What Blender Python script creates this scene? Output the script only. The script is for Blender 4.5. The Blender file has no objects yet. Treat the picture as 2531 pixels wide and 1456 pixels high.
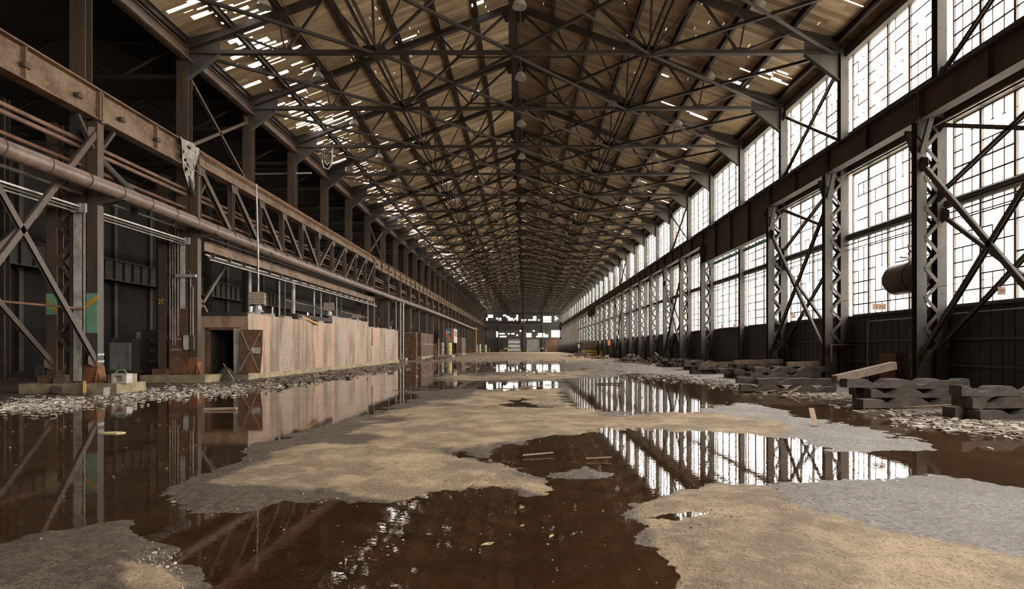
import bpy, math, random
import numpy as np
from mathutils import Vector, Matrix

random.seed(7)
SC = bpy.context.scene
COL = SC.collection
F, VX, VY, CAMH = 1484.0, 1297.0, 860.0, 1.5      # focal length (px), vanishing point (px), eye height (m)
W, H = 2531.0, 1456.0
BAY = 6.1
def YI(i): return BAY * (4.294 + i)                # distance of the i-th frame of the hall
I_END = 32
Y_END = YI(I_END)
Y_BACK = YI(-7)

# ------------------------------------------------------------------ camera, sky, exposure
cam = bpy.data.cameras.new('camera'); camo = bpy.data.objects.new('camera', cam); COL.objects.link(camo)
camo.location = (0, 0, CAMH); camo.rotation_euler = (math.radians(90), 0, 0)
cam.sensor_fit = 'HORIZONTAL'; cam.sensor_width = 36.0; cam.lens = 36.0 * F / W
cam.shift_x = -(VX - W / 2) / W; cam.shift_y = (VY - H / 2) / W
cam.clip_end = 2000; cam.clip_start = 0.05
SC.camera = camo

wd = bpy.data.worlds.new('sky'); SC.world = wd; wd.use_nodes = True
bg = wd.node_tree.nodes['Background']
bg.inputs[0].default_value = (1.0, 0.955, 0.885, 1); bg.inputs[1].default_value = 6.0

SC.view_settings.view_transform = 'Standard'; SC.view_settings.look = 'None'
SC.view_settings.exposure = 1.05; SC.view_settings.gamma = 1.0; SC.view_settings.use_curve_mapping = False
cy = SC.cycles
cy.max_bounces = 7; cy.diffuse_bounces = 4; cy.glossy_bounces = 4; cy.transparent_max_bounces = 12; cy.transmission_bounces = 4
cy.sample_clamp_indirect = 12.0; cy.caustics_reflective = False; cy.caustics_refractive = False
cy.use_denoising = True
cy.filter_width = 1.1

def portal(name, loc, rot, sx, sy):               # light portals in the window openings (guide the sky light, emit nothing)
    l = bpy.data.lights.new(name, 'AREA'); l.shape = 'RECTANGLE'; l.size = sx; l.size_y = sy; l.cycles.is_portal = True
    o = bpy.data.objects.new(name, l); COL.objects.link(o); o.location = loc; o.rotation_euler = rot; o['kind'] = 'helper'
for z0, z1 in ((2.85, 9.05), (10.9, 14.2)):
    portal('window_portal', (14.32, (Y_BACK + 120) / 2, (z0 + z1) / 2), (0, math.radians(90), 0), z1 - z0, 120 - Y_BACK)
    portal('window_portal', (14.32, (Y_END + 120) / 2, (z0 + z1) / 2), (0, math.radians(90), 0), z1 - z0, Y_END - 120)

# ------------------------------------------------------------------ materials
MATS = {}
def nt_new(name):
    m = bpy.data.materials.new(name); m.use_nodes = True
    t = m.node_tree; b = t.nodes['Principled BSDF']
    MATS[name] = m
    return m, t, b
def N(t, kind, **kw):
    n = t.nodes.new(kind)
    for k, v in kw.items():
        if k.startswith('i_'):
            n.inputs[k[2:].replace('_', ' ')].default_value = v
        else: setattr(n, k, v)
    return n
def ramp(t, src, stops):
    r = t.nodes.new('ShaderNodeValToRGB'); e = r.color_ramp.elements
    while len(e) < len(stops): e.new(0.5)
    for k, (p, c) in enumerate(stops):
        e[k].position = p; e[k].color = (c, c, c, 1) if isinstance(c, (int, float)) else (*c, 1)
    t.links.new(src, r.inputs[0]); return r
def mixc(t, fac, a, b, mode='MIX'):
    m = t.nodes.new('ShaderNodeMix'); m.data_type = 'RGBA'; m.blend_type = mode
    for sock, v in ((m.inputs[0], fac), (m.inputs[6], a), (m.inputs[7], b)):
        if hasattr(v, 'links') or isinstance(v, bpy.types.NodeSocket): t.links.new(v, sock)
        elif isinstance(v, (int, float)): sock.default_value = v
        else: sock.default_value = (*v, 1)
    return m.outputs[2]
def wpos(t, scale=(1, 1, 1)):
    g = t.nodes.new('ShaderNodeNewGeometry'); mp = t.nodes.new('ShaderNodeMapping'); mp.inputs['Scale'].default_value = scale
    t.links.new(g.outputs['Position'], mp.inputs['Vector']); return mp.outputs[0]
def noise(t, vec, scale, detail=4, rough=0.6):
    n = t.nodes.new('ShaderNodeTexNoise'); n.inputs['Scale'].default_value = scale; n.inputs['Detail'].default_value = detail
    n.inputs['Roughness'].default_value = rough; t.links.new(vec, n.inputs['Vector']); return n.outputs[0]
def bump(t, b, h, strength, dist=0.02):
    n = t.nodes.new('ShaderNodeBump'); n.inputs['Strength'].default_value = strength; n.inputs['Distance'].default_value = dist
    t.links.new(h, n.inputs['Height']); t.links.new(n.outputs[0], b.inputs['Normal'])

def worn(name, c1, c2, c3=None, scale=1.2, rough=0.6, metal=0.0, t0=0.4, t1=0.6, streak=False, bmp=0.3, spec=0.4):
    """paint / steel c1 with patches of c2 (rust, dirt) and fine specks of c3"""
    m, t, b = nt_new(name)
    v = wpos(t, (1, 1, 0.25) if streak else (1, 1, 1))
    n1 = noise(t, v, scale, 6, 0.65); n2 = noise(t, wpos(t), scale * 9, 3)
    f = ramp(t, n1, [(t0, 0.0), (t1, 1.0)])
    c = mixc(t, f.outputs[0], c1, c2)
    if c3: c = mixc(t, ramp(t, n2, [(0.58, 0.0), (0.7, 1.0)]).outputs[0], c, c3)
    t.links.new(c, b.inputs['Base Color'])
    b.inputs['Roughness'].default_value = rough; b.inputs['Metallic'].default_value = metal
    b.inputs['Specular IOR Level'].default_value = spec
    if bmp: bump(t, b, n2, bmp, 0.01)
    return m
worn('steel_dark', (0.060, 0.053, 0.048), (0.105, 0.075, 0.055), (0.14, 0.11, 0.09), 1.0, 0.5)
worn('steel_grey', (0.072, 0.067, 0.062), (0.10, 0.085, 0.072), (0.05, 0.045, 0.04), 0.9, 0.72, streak=True, spec=0.2)
worn('steel_truss', (0.030, 0.024, 0.020), (0.046, 0.034, 0.026), (0.065, 0.05, 0.04), 1.4, 0.55)
worn('steel_brown', (0.075, 0.060, 0.049), (0.12, 0.078, 0.052), (0.17, 0.12, 0.09), 1.3, 0.5, streak=True)
worn('rust', (0.20, 0.105, 0.06), (0.10, 0.055, 0.035), (0.30, 0.17, 0.09), 2.2, 0.75)
worn('rust_orange', (0.32, 0.13, 0.05), (0.16, 0.07, 0.035), (0.40, 0.2, 0.09), 3.0, 0.8)
worn('girder_rust', (0.25, 0.175, 0.12), (0.14, 0.085, 0.052), (0.33, 0.22, 0.125), 0.9, 0.7, t0=0.40, t1=0.58)
worn('pipe_brown', (0.235, 0.165, 0.13), (0.15, 0.10, 0.078), (0.30, 0.22, 0.18), 1.6, 0.4, spec=0.6)
worn('pipe_red', (0.26, 0.15, 0.105), (0.14, 0.09, 0.065), None, 2.0, 0.5)
worn('conduit', (0.50, 0.47, 0.43), (0.35, 0.31, 0.27), None, 2.0, 0.35, metal=0.4)
worn('galvanised', (0.52, 0.52, 0.50), (0.38, 0.36, 0.33), (0.25, 0.2, 0.16), 2.5, 0.4, metal=0.3)
worn('paint_white', (0.62, 0.60, 0.56), (0.40, 0.36, 0.31), (0.2, 0.13, 0.09), 3.0, 0.5)
worn('paint_green', (0.16, 0.36, 0.24), (0.25, 0.42, 0.30), (0.14, 0.12, 0.09), 2.0, 0.55, streak=True)
worn('paint_yellow', (0.70, 0.42, 0.04), (0.50, 0.27, 0.03), (0.2, 0.12, 0.05), 3.0, 0.5)
worn('paint_orange', (0.75, 0.24, 0.06), (0.60, 0.17, 0.04), None, 3.0, 0.55)
worn('paint_blue', (0.10, 0.16, 0.26), (0.14, 0.21, 0.32), (0.5, 0.2, 0.07), 3.0, 0.55)
worn('pale_green', (0.50, 0.58, 0.38), (0.62, 0.52, 0.12), None, 1.3, 0.55, t0=0.52, t1=0.56, streak=True)
worn('green_beam', (0.06, 0.20, 0.13), (0.09, 0.12, 0.09), None, 1.3, 0.5)
worn('wood_dark', (0.105, 0.082, 0.066), (0.06, 0.047, 0.038), (0.18, 0.145, 0.115), 3.0, 0.75)
worn('wood_pale', (0.42, 0.31, 0.21), (0.30, 0.21, 0.14), (0.5, 0.4, 0.3), 4.0, 0.75)
worn('wood_beam', (0.23, 0.165, 0.12), (0.15, 0.105, 0.075), (0.3, 0.23, 0.17), 4.0, 0.75)
worn('wood_orange', (0.62, 0.36, 0.13), (0.45, 0.25, 0.1), None, 4.0, 0.7)
worn('concrete_yellow', (0.44, 0.35, 0.21), (0.26, 0.21, 0.14), (0.14, 0.12, 0.08), 2.2, 0.85)
worn('concrete', (0.36, 0.33, 0.28), (0.24, 0.21, 0.18), (0.14, 0.12, 0.1), 2.2, 0.85)
worn('sheet_dark', (0.038, 0.036, 0.035), (0.058, 0.052, 0.048), (0.09, 0.075, 0.065), 0.9, 0.6, streak=True)
worn('sheet_grey', (0.13, 0.12, 0.11), (0.08, 0.07, 0.06), (0.2, 0.17, 0.15), 0.8, 0.6, streak=True)
worn('sheet_rust', (0.20, 0.125, 0.10), (0.12, 0.075, 0.06), (0.3, 0.22, 0.18), 1.6, 0.65, streak=True)
worn('roll_door', (0.36, 0.36, 0.33), (0.30, 0.29, 0.27), None, 0.7, 0.45)
worn('brick_brown', (0.22, 0.115, 0.075), (0.15, 0.08, 0.055), (0.3, 0.2, 0.14), 1.0, 0.8)
worn('black_dirt_and_shade', (0.035, 0.030, 0.026), (0.06, 0.05, 0.042), (0.12, 0.1, 0.08), 2.0, 0.8)  # black dirt, also the painted shade inside the hut doorway
worn('cloth', (0.45, 0.43, 0.40), (0.24, 0.21, 0.18), (0.6, 0.58, 0.55), 5.0, 0.8)
worn('sign_brown', (0.30, 0.19, 0.14), (0.2, 0.12, 0.08), None, 6, 0.7)
worn('sign_ink', (0.14, 0.05, 0.04), (0.10, 0.04, 0.03), None, 6, 0.7, bmp=0)
worn('outside_ground', (0.66, 0.62, 0.55), (0.58, 0.54, 0.47), None, 0.3, 0.9)
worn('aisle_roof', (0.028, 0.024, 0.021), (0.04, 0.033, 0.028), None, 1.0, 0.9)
worn('leaf_green', (0.10, 0.22, 0.08), (0.05, 0.13, 0.05), (0.2, 0.3, 0.12), 2.0, 0.8)
worn('lamp_shade', (0.70, 0.68, 0.62), (0.52, 0.49, 0.43), None, 5.0, 0.25, metal=0.35, spec=0.7)
worn('leaf_yellow', (0.72, 0.62, 0.36), (0.55, 0.42, 0.2), None, 20.0, 0.7)

def attr_mat(name, stops, grain_scale=(1, 1, 1), rough=0.75, dark=(0.3, 0.3, 0.3), bmp=0.4):
    m, t, b = nt_new(name)
    a = N(t, 'ShaderNodeAttribute', attribute_name='rnd')
    c = ramp(t, a.outputs['Fac'], stops)
    g = noise(t, wpos(t, grain_scale), 6.0, 5, 0.7)
    g2 = noise(t, wpos(t), 0.5, 3, 0.6)
    col = mixc(t, ramp(t, g, [(0.35, 0.55), (0.60, 0.0)]).outputs[0], c.outputs[0], dark, 'MULTIPLY')
    col = mixc(t, ramp(t, g2, [(0.35, 0.45), (0.55, 0.0)]).outputs[0], col, (0.5, 0.42, 0.36), 'MULTIPLY')
    t.links.new(col, b.inputs['Base Color']); b.inputs['Roughness'].default_value = rough
    bump(t, b, g, bmp, 0.01)
attr_mat('roof_wood', [(0.0, (0.36, 0.255, 0.155)), (0.45, (0.56, 0.41, 0.26)), (0.8, (0.68, 0.51, 0.335)), (1.0, (0.80, 0.64, 0.46))], (0.25, 3, 0.25))
attr_mat('chips', [(0.0, (0.10, 0.075, 0.055)), (0.35, (0.25, 0.19, 0.14)), (0.7, (0.46, 0.38, 0.30)), (1.0, (0.75, 0.70, 0.62))], (1, 1, 1))

# dirty glass left in the windows
m, t, b = nt_new('dirty_glass')
g = noise(t, wpos(t), 1.7, 4)
c = ramp(t, noise(t, wpos(t), 0.9, 2), [(0.3, (0.20, 0.30, 0.22)), (0.5, (0.55, 0.62, 0.58)), (0.7, (0.35, 0.52, 0.42))])
tr = N(t, 'ShaderNodeBsdfTranslucent'); t.links.new(c.outputs[0], tr.inputs[0])
tp = N(t, 'ShaderNodeBsdfTransparent'); gl = N(t, 'ShaderNodeBsdfGlossy', i_Roughness=0.15)
mx = N(t, 'ShaderNodeMixShader'); t.links.new(ramp(t, g, [(0.35, 0.25), (0.65, 0.85)]).outputs[0], mx.inputs[0]); t.links.new(tp.outputs[0], mx.inputs[1]); t.links.new(tr.outputs[0], mx.inputs[2])
m2 = N(t, 'ShaderNodeMixShader'); m2.inputs[0].default_value = 0.08; t.links.new(mx.outputs[0], m2.inputs[1]); t.links.new(gl.outputs[0], m2.inputs[2])
t.links.new(m2.outputs[0], t.nodes['Material Output'].inputs[0])

# shallow brown water
m, t, b = nt_new('water')
n1 = noise(t, wpos(t), 2.2, 3, 0.5); n2 = noise(t, wpos(t), 14.0, 2, 0.5)
bn = N(t, 'ShaderNodeBump', i_Strength=0.03, i_Distance=0.02)
ad = N(t, 'ShaderNodeMath', operation='MULTIPLY'); t.links.new(n1, ad.inputs[0]); t.links.new(n2, ad.inputs[1]); t.links.new(ad.outputs[0], bn.inputs['Height'])
fr = N(t, 'ShaderNodeFresnel', i_IOR=1.33); t.links.new(bn.outputs[0], fr.inputs['Normal'])
tp = N(t, 'ShaderNodeBsdfTransparent'); tp.inputs[0].default_value = (0.90, 0.80, 0.68, 1)
gl = N(t, 'ShaderNodeBsdfGlossy', i_Roughness=0.012); gl.inputs[0].default_value = (1, 1, 1, 1); t.links.new(bn.outputs[0], gl.inputs['Normal'])
mx = N(t, 'ShaderNodeMixShader'); t.links.new(fr.outputs[0], mx.inputs[0]); t.links.new(tp.outputs[0], mx.inputs[1]); t.links.new(gl.outputs[0], mx.inputs[2])
t.links.new(mx.outputs[0], t.nodes['Material Output'].inputs[0])

# concrete floor: dry tan, damp grey, drowned brown
m, t, b = nt_new('floor_concrete')
al = N(t, 'ShaderNodeAttribute', attribute_name='land'); ady = N(t, 'ShaderNodeAttribute', attribute_name='dry')
p = wpos(t)
nf = noise(t, p, 38.0, 4, 0.75); nm = noise(t, p, 1.6, 7, 0.7); ng = noise(t, p, 9.0, 5, 0.7)
def madd(a, mul, off):
    k = N(t, 'ShaderNodeMath', operation='MULTIPLY_ADD'); t.links.new(a, k.inputs[0]); k.inputs[1].default_value = mul; k.inputs[2].default_value = off; return k.outputs[0]
def add(a, c):
    k = N(t, 'ShaderNodeMath', operation='ADD'); t.links.new(a, k.inputs[0]); t.links.new(c, k.inputs[1]); return k.outputs[0]
dryf = ramp(t, add(ady.outputs['Fac'], madd(ng, 0.5, -0.25)), [(0.30, 0.0), (0.55, 1.0)])
tan = mixc(t, ramp(t, nm, [(0.35, 0.0), (0.65, 1.0)]).outputs[0], (0.58, 0.43, 0.275), (0.37, 0.27, 0.17))
tan = mixc(t, ramp(t, noise(t, p, 0.9, 8, 0.72), [(0.45, 0.0), (0.56, 0.85)]).outputs[0], tan, (0.24, 0.17, 0.11))
tan = mixc(t, ramp(t, nf, [(0.53, 0.0), (0.66, 0.9)]).outputs[0], tan, (0.13, 0.10, 0.075))
tan = mixc(t, ramp(t, nf, [(0.27, 0.9), (0.33, 0.0)]).outputs[0], tan, (0.62, 0.54, 0.44))
damp0 = mixc(t, ramp(t, ng, [(0.48, 0.0), (0.6, 1.0)]).outputs[0], (0.20, 0.152, 0.112), (0.10, 0.075, 0.055))
damp = mixc(t, ramp(t, nf, [(0.40, 0.0), (0.62, 1.0)]).outputs[0], damp0, (0.07, 0.053, 0.04))
land = mixc(t, dryf.outputs[0], damp, tan)
wetf = ramp(t, madd(al.outputs['Fac'], 1.0, 0.5), [(0.485, 0.0), (0.515, 1.0)])
mud = mixc(t, ramp(t, nm, [(0.4, 0.0), (0.6, 1.0)]).outputs[0], (0.36, 0.245, 0.15), (0.26, 0.175, 0.107))
mud = mixc(t, ramp(t, ng, [(0.55, 0.0), (0.7, 0.7)]).outputs[0], mud, (0.19, 0.125, 0.075))
t.links.new(mixc(t, wetf.outputs[0], mud, land), b.inputs['Base Color'])
rg = mixc(t, dryf.outputs[0], mixc(t, ramp(t, noise(t, p, 24.0, 3, 0.7), [(0.42, 0.0), (0.56, 1.0)]).outputs[0], (0.6, 0.6, 0.6), mixc(t, ramp(t, noise(t, p, 0.5, 3, 0.6), [(0.4, 0.0), (0.6, 1.0)]).outputs[0], (0.14, 0.14, 0.14), (0.40, 0.40, 0.40))), (0.8, 0.8, 0.8))
t.links.new(rg, b.inputs['Roughness'])
bump(t, b, add(add(nf, nf), ng), 0.75, 0.016)

# painted, weathered brickwork (courses 7.5 cm)
m, t, b = nt_new('brickwork')
geo = N(t, 'ShaderNodeNewGeometry'); sp = N(t, 'ShaderNodeSeparateXYZ'); t.links.new(geo.outputs['Position'], sp.inputs[0])
sxy = N(t, 'ShaderNodeMath', operation='ADD'); t.links.new(sp.outputs[0], sxy.inputs[0]); t.links.new(sp.outputs[1], sxy.inputs[1])
cb = N(t, 'ShaderNodeCombineXYZ'); t.links.new(sxy.outputs[0], cb.inputs[0]); t.links.new(sp.outputs[2], cb.inputs[1])
br = N(t, 'ShaderNodeTexBrick', i_Scale=1.0, i_Mortar_Size=0.013, i_Brick_Width=0.22, i_Row_Height=0.078, i_Bias=0.0)
br.inputs['Color1'].default_value = (0.42, 0.32, 0.23, 1); br.inputs['Color2'].default_value = (0.55, 0.43, 0.32, 1); br.inputs['Mortar'].default_value = (0.19, 0.145, 0.11, 1)
t.links.new(cb.outputs[0], br.inputs['Vector'])
v = wpos(t, (0.9, 0.9, 0.10)); st = noise(t, v, 0.7, 4, 0.6); st2 = noise(t, wpos(t, (1, 1, 0.16)), 1.2, 5, 0.65)
c = mixc(t, ramp(t, st, [(0.44, 0.0), (0.60, 0.9)]).outputs[0], br.outputs[0], (0.50, 0.31, 0.21))
c = mixc(t, ramp(t, st2, [(0.48, 0.0), (0.60, 0.85)]).outputs[0], c, mixc(t, br.outputs['Fac'], (0.24, 0.13, 0.075), (0.12, 0.1, 0.07)))
blk = ramp(t, noise(t, wpos(t, (1.6, 1.6, 0.5)), 3.3, 3, 0.7), [(0.66, 0.0), (0.72, 0.8)])
c = mixc(t, blk.outputs[0], c, (0.08, 0.085, 0.05))
t.links.new(c, b.inputs['Base Color']); b.inputs['Roughness'].default_value = 0.6
inv = N(t, 'ShaderNodeMath', operation='SUBTRACT'); inv.inputs[0].default_value = 1.0; t.links.new(br.outputs['Fac'], inv.inputs[1])
bump(t, b, inv.outputs[0], 0.6, 0.012)

# ------------------------------------------------------------------ mesh helpers
class MB:
    def __init__(s): s.v = []; s.f = []; s.a = []
    def add(s, vs, fs, a=None):
        k = len(s.v); s.v += [tuple(p) for p in vs]; s.f += [tuple(i + k for i in f) for f in fs]
        if a is not None: s.a += [a] * len(vs)
        return s
    def box(s, x0, x1, y0, y1, z0, z1, a=None):
        vs = [(x, y, z) for z in (z0, z1) for y in (y0, y1) for x in (x0, x1)]
        return s.add(vs, BOXF, a)
    def bar(s, p0, p1, w, h, up=(0, 0, 1), ou=0.0, ow=0.0, a=None):
        p0 = Vector(p0); p1 = Vector(p1); ax = (p1 - p0).normalized(); up = Vector(up)
        sd = ax.cross(up)
        if sd.length < 1e-4: sd = ax.cross(Vector((1, 0, 0)))
        sd.normalize(); u = sd.cross(ax).normalized()
        vs = []
        for hz in (-h / 2 + ou, h / 2 + ou):
            for p in (p0, p1):
                for ws in (-w / 2 + ow, w / 2 + ow):
                    vs.append(p + sd * ws + u * hz)
        return s.add(vs, BOXF, a)
    def ibar(s, p0, p1, w, h, up=(0, 0, 1), t=0.03):
        s.bar(p0, p1, w, t, up, h / 2 - t / 2); s.bar(p0, p1, w, t, up, -h / 2 + t / 2); s.bar(p0, p1, t, h - 2 * t, up); return s
    def tube(s, pts, r, n=8, caps=True):
        pts = [Vector(p) for p in pts]; rings = []
        for k, p in enumerate(pts):
            d = (pts[min(k + 1, len(pts) - 1)] - pts[max(k - 1, 0)]).normalized()
            a = d.cross(Vector((0, 0, 1)))
            if a.length < 1e-3: a = Vector((1, 0, 0))
            a.normalize(); b_ = d.cross(a)
            rings.append([p + a * (math.cos(2 * math.pi * j / n) * r) + b_ * (math.sin(2 * math.pi * j / n) * r) for j in range(n)])
        vs = [q for g_ in rings for q in g_]; fs = []
        for k in range(len(pts) - 1):
            for j in range(n):
                fs.append((k * n + j, k * n + (j + 1) % n, (k + 1) * n + (j + 1) % n, (k + 1) * n + j))
        if caps: fs += [tuple(range(n - 1, -1, -1)), tuple((len(pts) - 1) * n + j for j in range(n))]
        return s.add(vs, fs)
    def lathe(s, prof, n=16, c=(0, 0, 0), axis='z'):
        vs = []
        for r, z in prof:
            for j in range(n):
                a = 2 * math.pi * j / n; q = (r * math.cos(a), r * math.sin(a), z)
                if axis == 'y': q = (q[0], q[2], q[1])
                vs.append((q[0] + c[0], q[1] + c[1], q[2] + c[2]))
        fs = []
        for k in range(len(prof) - 1):
            for j in range(n): fs.append((k * n + j, k * n + (j + 1) % n, (k + 1) * n + (j + 1) % n, (k + 1) * n + j))
        if prof[0][0] > 1e-6: fs.append(tuple(range(n - 1, -1, -1)))
        if prof[-1][0] > 1e-6: fs.append(tuple((len(prof) - 1) * n + j for j in range(n)))
        return s.add(vs, fs)
    def prism(s, poly, axis, a0, a1):
        """poly of (u,v); axis 'y' -> (u,a,v); 'x' -> (a,u,v); 'z' -> (u,v,a)"""
        def P(u, v, a): return {'y': (u, a, v), 'x': (a, u, v), 'z': (u, v, a)}[axis]
        n = len(poly); vs = [P(u, v, a0) for u, v in poly] + [P(u, v, a1) for u, v in poly]
        fs = [tuple(range(n)), tuple(range(2 * n - 1, n - 1, -1))] + [(j, j + n, (j + 1) % n + n, (j + 1) % n) for j in range(n)]
        return s.add(vs, fs)
    def mesh(s, name, mat):
        me = bpy.data.meshes.new(name); me.from_pydata(s.v, [], s.f)
        if s.a:
            at = me.attributes.new('rnd', 'FLOAT', 'POINT'); at.data.foreach_set('value', s.a)
        me.materials.append(MATS[mat]); return me
BOXF = [(0, 2, 3, 1), (4, 5, 7, 6), (0, 1, 5, 4), (2, 6, 7, 3), (0, 4, 6, 2), (1, 3, 7, 5)]

def smooth(o, ang=40):
    me = o.data
    me.polygons.foreach_set('use_smooth', [True] * len(me.polygons))
    try: me.set_sharp_from_angle(angle=math.radians(ang))
    except Exception: pass
    return o
def link(name, data, parent=None, loc=None):
    o = bpy.data.objects.new(name, data); COL.objects.link(o)
    if parent is not None: o.parent = parent
    if loc is not None: o.location = loc
    return o
def part(name, mb, mat, parent=None, label=None, loc=None):
    o = link(name, mb.mesh(name, mat) if isinstance(mb, MB) else mb, parent, loc)
    if label: o['label'] = label
    return o
def tag(o, label, cat, group=None, kind=None):
    if label: o['label'] = label
    if cat: o['category'] = cat
    if group: o['group'] = group
    if kind: o['kind'] = kind
    return o
def thing(name, label, cat, loc=(0, 0, 0), group=None, rz=0):
    o = link(name, None, None, loc); o.rotation_euler = (0, 0, rz); o.empty_display_size = 0.1
    return tag(o, label, cat, group, 'thing')
def struct(name, mb, mat, label=None, parent=None, loc=None):
    o = part(name, mb, mat, parent, label, loc)
    if parent is None: o['kind'] = 'structure'
    return o
def sempty(name, label, loc=(0, 0, 0)):
    o = link(name, None, None, loc); o['kind'] = 'structure'; o['label'] = label; return o
KIDS = {}
def dup(root, loc, label, group=None, rz=None, skip=()):
    r = root.copy(); COL.objects.link(r); r.location = loc; r['label'] = label
    if group: r['group'] = group
    if rz is not None: r.rotation_euler = (0, 0, rz)
    if root not in KIDS:
        KIDS[root] = [(c, list(c.children)) for c in root.children]
    for c, gs in KIDS[root]:
        if c.name.split('.')[0] in skip: continue
        c2 = c.copy(); COL.objects.link(c2); c2.parent = r
        for g_ in gs:
            g2 = g_.copy(); COL.objects.link(g2); g2.parent = c2
    return r
ORD = ['first', 'second', 'third', 'fourth', 'fifth', 'sixth', 'seventh', 'eighth', 'ninth', 'tenth', 'eleventh', 'twelfth', 'thirteenth', 'fourteenth', 'fifteenth', 'sixteenth']

def G(x, y):                     # ground point under a pixel
    d = CAMH * F / (y - VY); return ((x - VX) * d / F, d)
def PT(x, y, d):                 # point at distance d under a pixel
    return ((x - VX) * d / F, d, CAMH + (VY - y) * d / F)

# ------------------------------------------------------------------ floor relief and water
def vnoise(x, y, seed):
    ix = np.floor(x).astype(np.int64); iy = np.floor(y).astype(np.int64); fx = x - ix; fy = y - iy
    fx = fx * fx * (3 - 2 * fx); fy = fy * fy * (3 - 2 * fy)
    def h(a, b_):
        k = (a * 374761393 + b_ * 668265263 + seed * 1274126177) & 0xffffffff
        k = ((k ^ (k >> 13)) * 1274126177) & 0xffffffff
        return ((k ^ (k >> 16)) & 0xffff) / 65535.0
    return (h(ix, iy) * (1 - fx) + h(ix + 1, iy) * fx) * (1 - fy) + (h(ix, iy + 1) * (1 - fx) + h(ix + 1, iy + 1) * fx) * fy
def fbm(x, y, f0, octs, seed, gain=0.55):
    s = np.zeros_like(x); a = 1.0; tot = 0
    for k in range(octs):
        s += a * vnoise(x * f0 * 2 ** k + 13.7 * k, y * f0 * 2 ** k + 7.1 * k, seed + k); tot += a; a *= gain
    return s / tot - 0.5
YS = 3.0                                             # weight of the distance direction when measuring to a shoreline
def sdf(px, py, poly):
    P = np.array(poly, float); P[:, 1] *= YS
    d2 = np.full(px.shape, 1e18); inside = np.zeros(px.shape, bool); n = len(P)
    for k in range(n):
        a = P[k]; b_ = P[(k + 1) % n]; e = b_ - a
        wx = px - a[0]; wy = py - a[1]
        tt = np.clip((wx * e[0] + wy * e[1]) / (e @ e), 0, 1)
        d2 = np.minimum(d2, (wx - tt * e[0]) ** 2 + (wy - tt * e[1]) ** 2)
        c = (a[1] <= py) != (b_[1] <= py)
        if e[1] != 0: inside ^= c & (px < a[0] + (py - a[1]) / e[1] * e[0])
    return np.where(inside, 1, -1) * np.sqrt(d2)
LANDS = [
    [(-3000, 861), (5000, 861), (5000, 1400), (2531, 1062), (2250, 1012), (2080, 985), (1900, 958), (1800, 945), (1700, 930), (1560, 922), (1480, 915), (1400, 905), (1390, 893),
     (1000, 893), (985, 905), (900, 918), (720, 950), (640, 962), (420, 975), (330, 990), (150, 1005), (0, 1022), (-3000, 1500)],
    [(1075, 930), (1200, 921), (1380, 919), (1470, 915), (1560, 924), (1480, 932), (1400, 934), (1375, 942), (1300, 940), (1150, 941), (1080, 938)],
    [(415, 1237), (450, 1203), (540, 1168), (590, 1140), (610, 1108), (700, 1086), (790, 1060), (880, 1036), (960, 1012), (1000, 990), (1050, 975), (1000, 966), (1100, 962),
     (1340, 962), (1385, 955), (1398, 985), (1425, 1014), (1500, 1022), (1590, 1027), (1700, 1022), (1760, 1006), (1830, 1002), (1890, 1014), (2000, 1036), (2150, 1060),
     (2290, 1092), (2290, 1108), (2150, 1112), (2050, 1112), (1990, 1085), (1900, 1078), (1760, 1067), (1600, 1061), (1490, 1063), (1380, 1077), (1250, 1098), (1190, 1120),
     (1085, 1117), (1110, 1135), (1230, 1150), (1330, 1188), (1358, 1214), (1300, 1224), (1210, 1202), (1140, 1212), (1060, 1217), (980, 1234), (850, 1237), (745, 1234),
     (600, 1257), (490, 1264)],
    [(1590, 1240), (1640, 1225), (1690, 1205), (1950, 1188), (2250, 1182), (2400, 1180), (2531, 1205), (3600, 1280), (4600, 1700), (1660, 1700), (1680, 1456), (1690, 1420), (1672, 1378),
     (1640, 1352), (1600, 1340), (1615, 1312), (1690, 1300), (1610, 1290), (1560, 1272)],
    [(-2000, 1500), (0, 1348), (60, 1322), (200, 1306), (300, 1286), (330, 1290), (345, 1320), (420, 1346), (400, 1385), (480, 1402), (520, 1440), (545, 1470), (600, 1700), (-2000, 2600)],
    [(1375, 1172), (1450, 1158), (1530, 1168), (1480, 1183), (1400, 1184)],
]
POOLS = [[(1205, 1005), (1240, 992), (1300, 987), (1330, 1003), (1395, 1004), (1395, 1009), (1290, 1008)],
         [(1560, 1280), (1640, 1264), (1770, 1262), (1710, 1276), (1690, 1291)]]
DRYS = [
    [(580, 1196), (690, 1130), (760, 1115), (960, 1095), (1000, 1080), (865, 1072), (900, 1055), (985, 1045), (1000, 1032), (890, 1034), (1060, 1005), (1150, 990), (1190, 970), (1385, 960), (1415, 1008), (1500, 1027),
     (1750, 1018), (1900, 1050), (1990, 1070), (1900, 1078), (1500, 1060), (1300, 1090), (1085, 1120), (1230, 1155), (1358, 1214), (1200, 1195), (1050, 1222), (960, 1237), (800, 1215)],
    [(1600, 1240), (1700, 1205), (1900, 1205), (1990, 1260), (2110, 1290), (2180, 1330), (2300, 1360), (2531, 1400), (2900, 1700), (1600, 1700), (1690, 1420), (1640, 1352), (1600, 1300)],
    [(300, 1395), (400, 1392), (415, 1420), (470, 1440), (470, 1700), (250, 1700), (310, 1425)],
    [(-3000, 861), (5000, 861), (5000, 870), (1600, 884), (1390, 892), (1050, 892), (900, 885), (-3000, 870)],
    [(1085, 932), (1380, 922), (1460, 918), (1380, 936), (1150, 940)],
]
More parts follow.
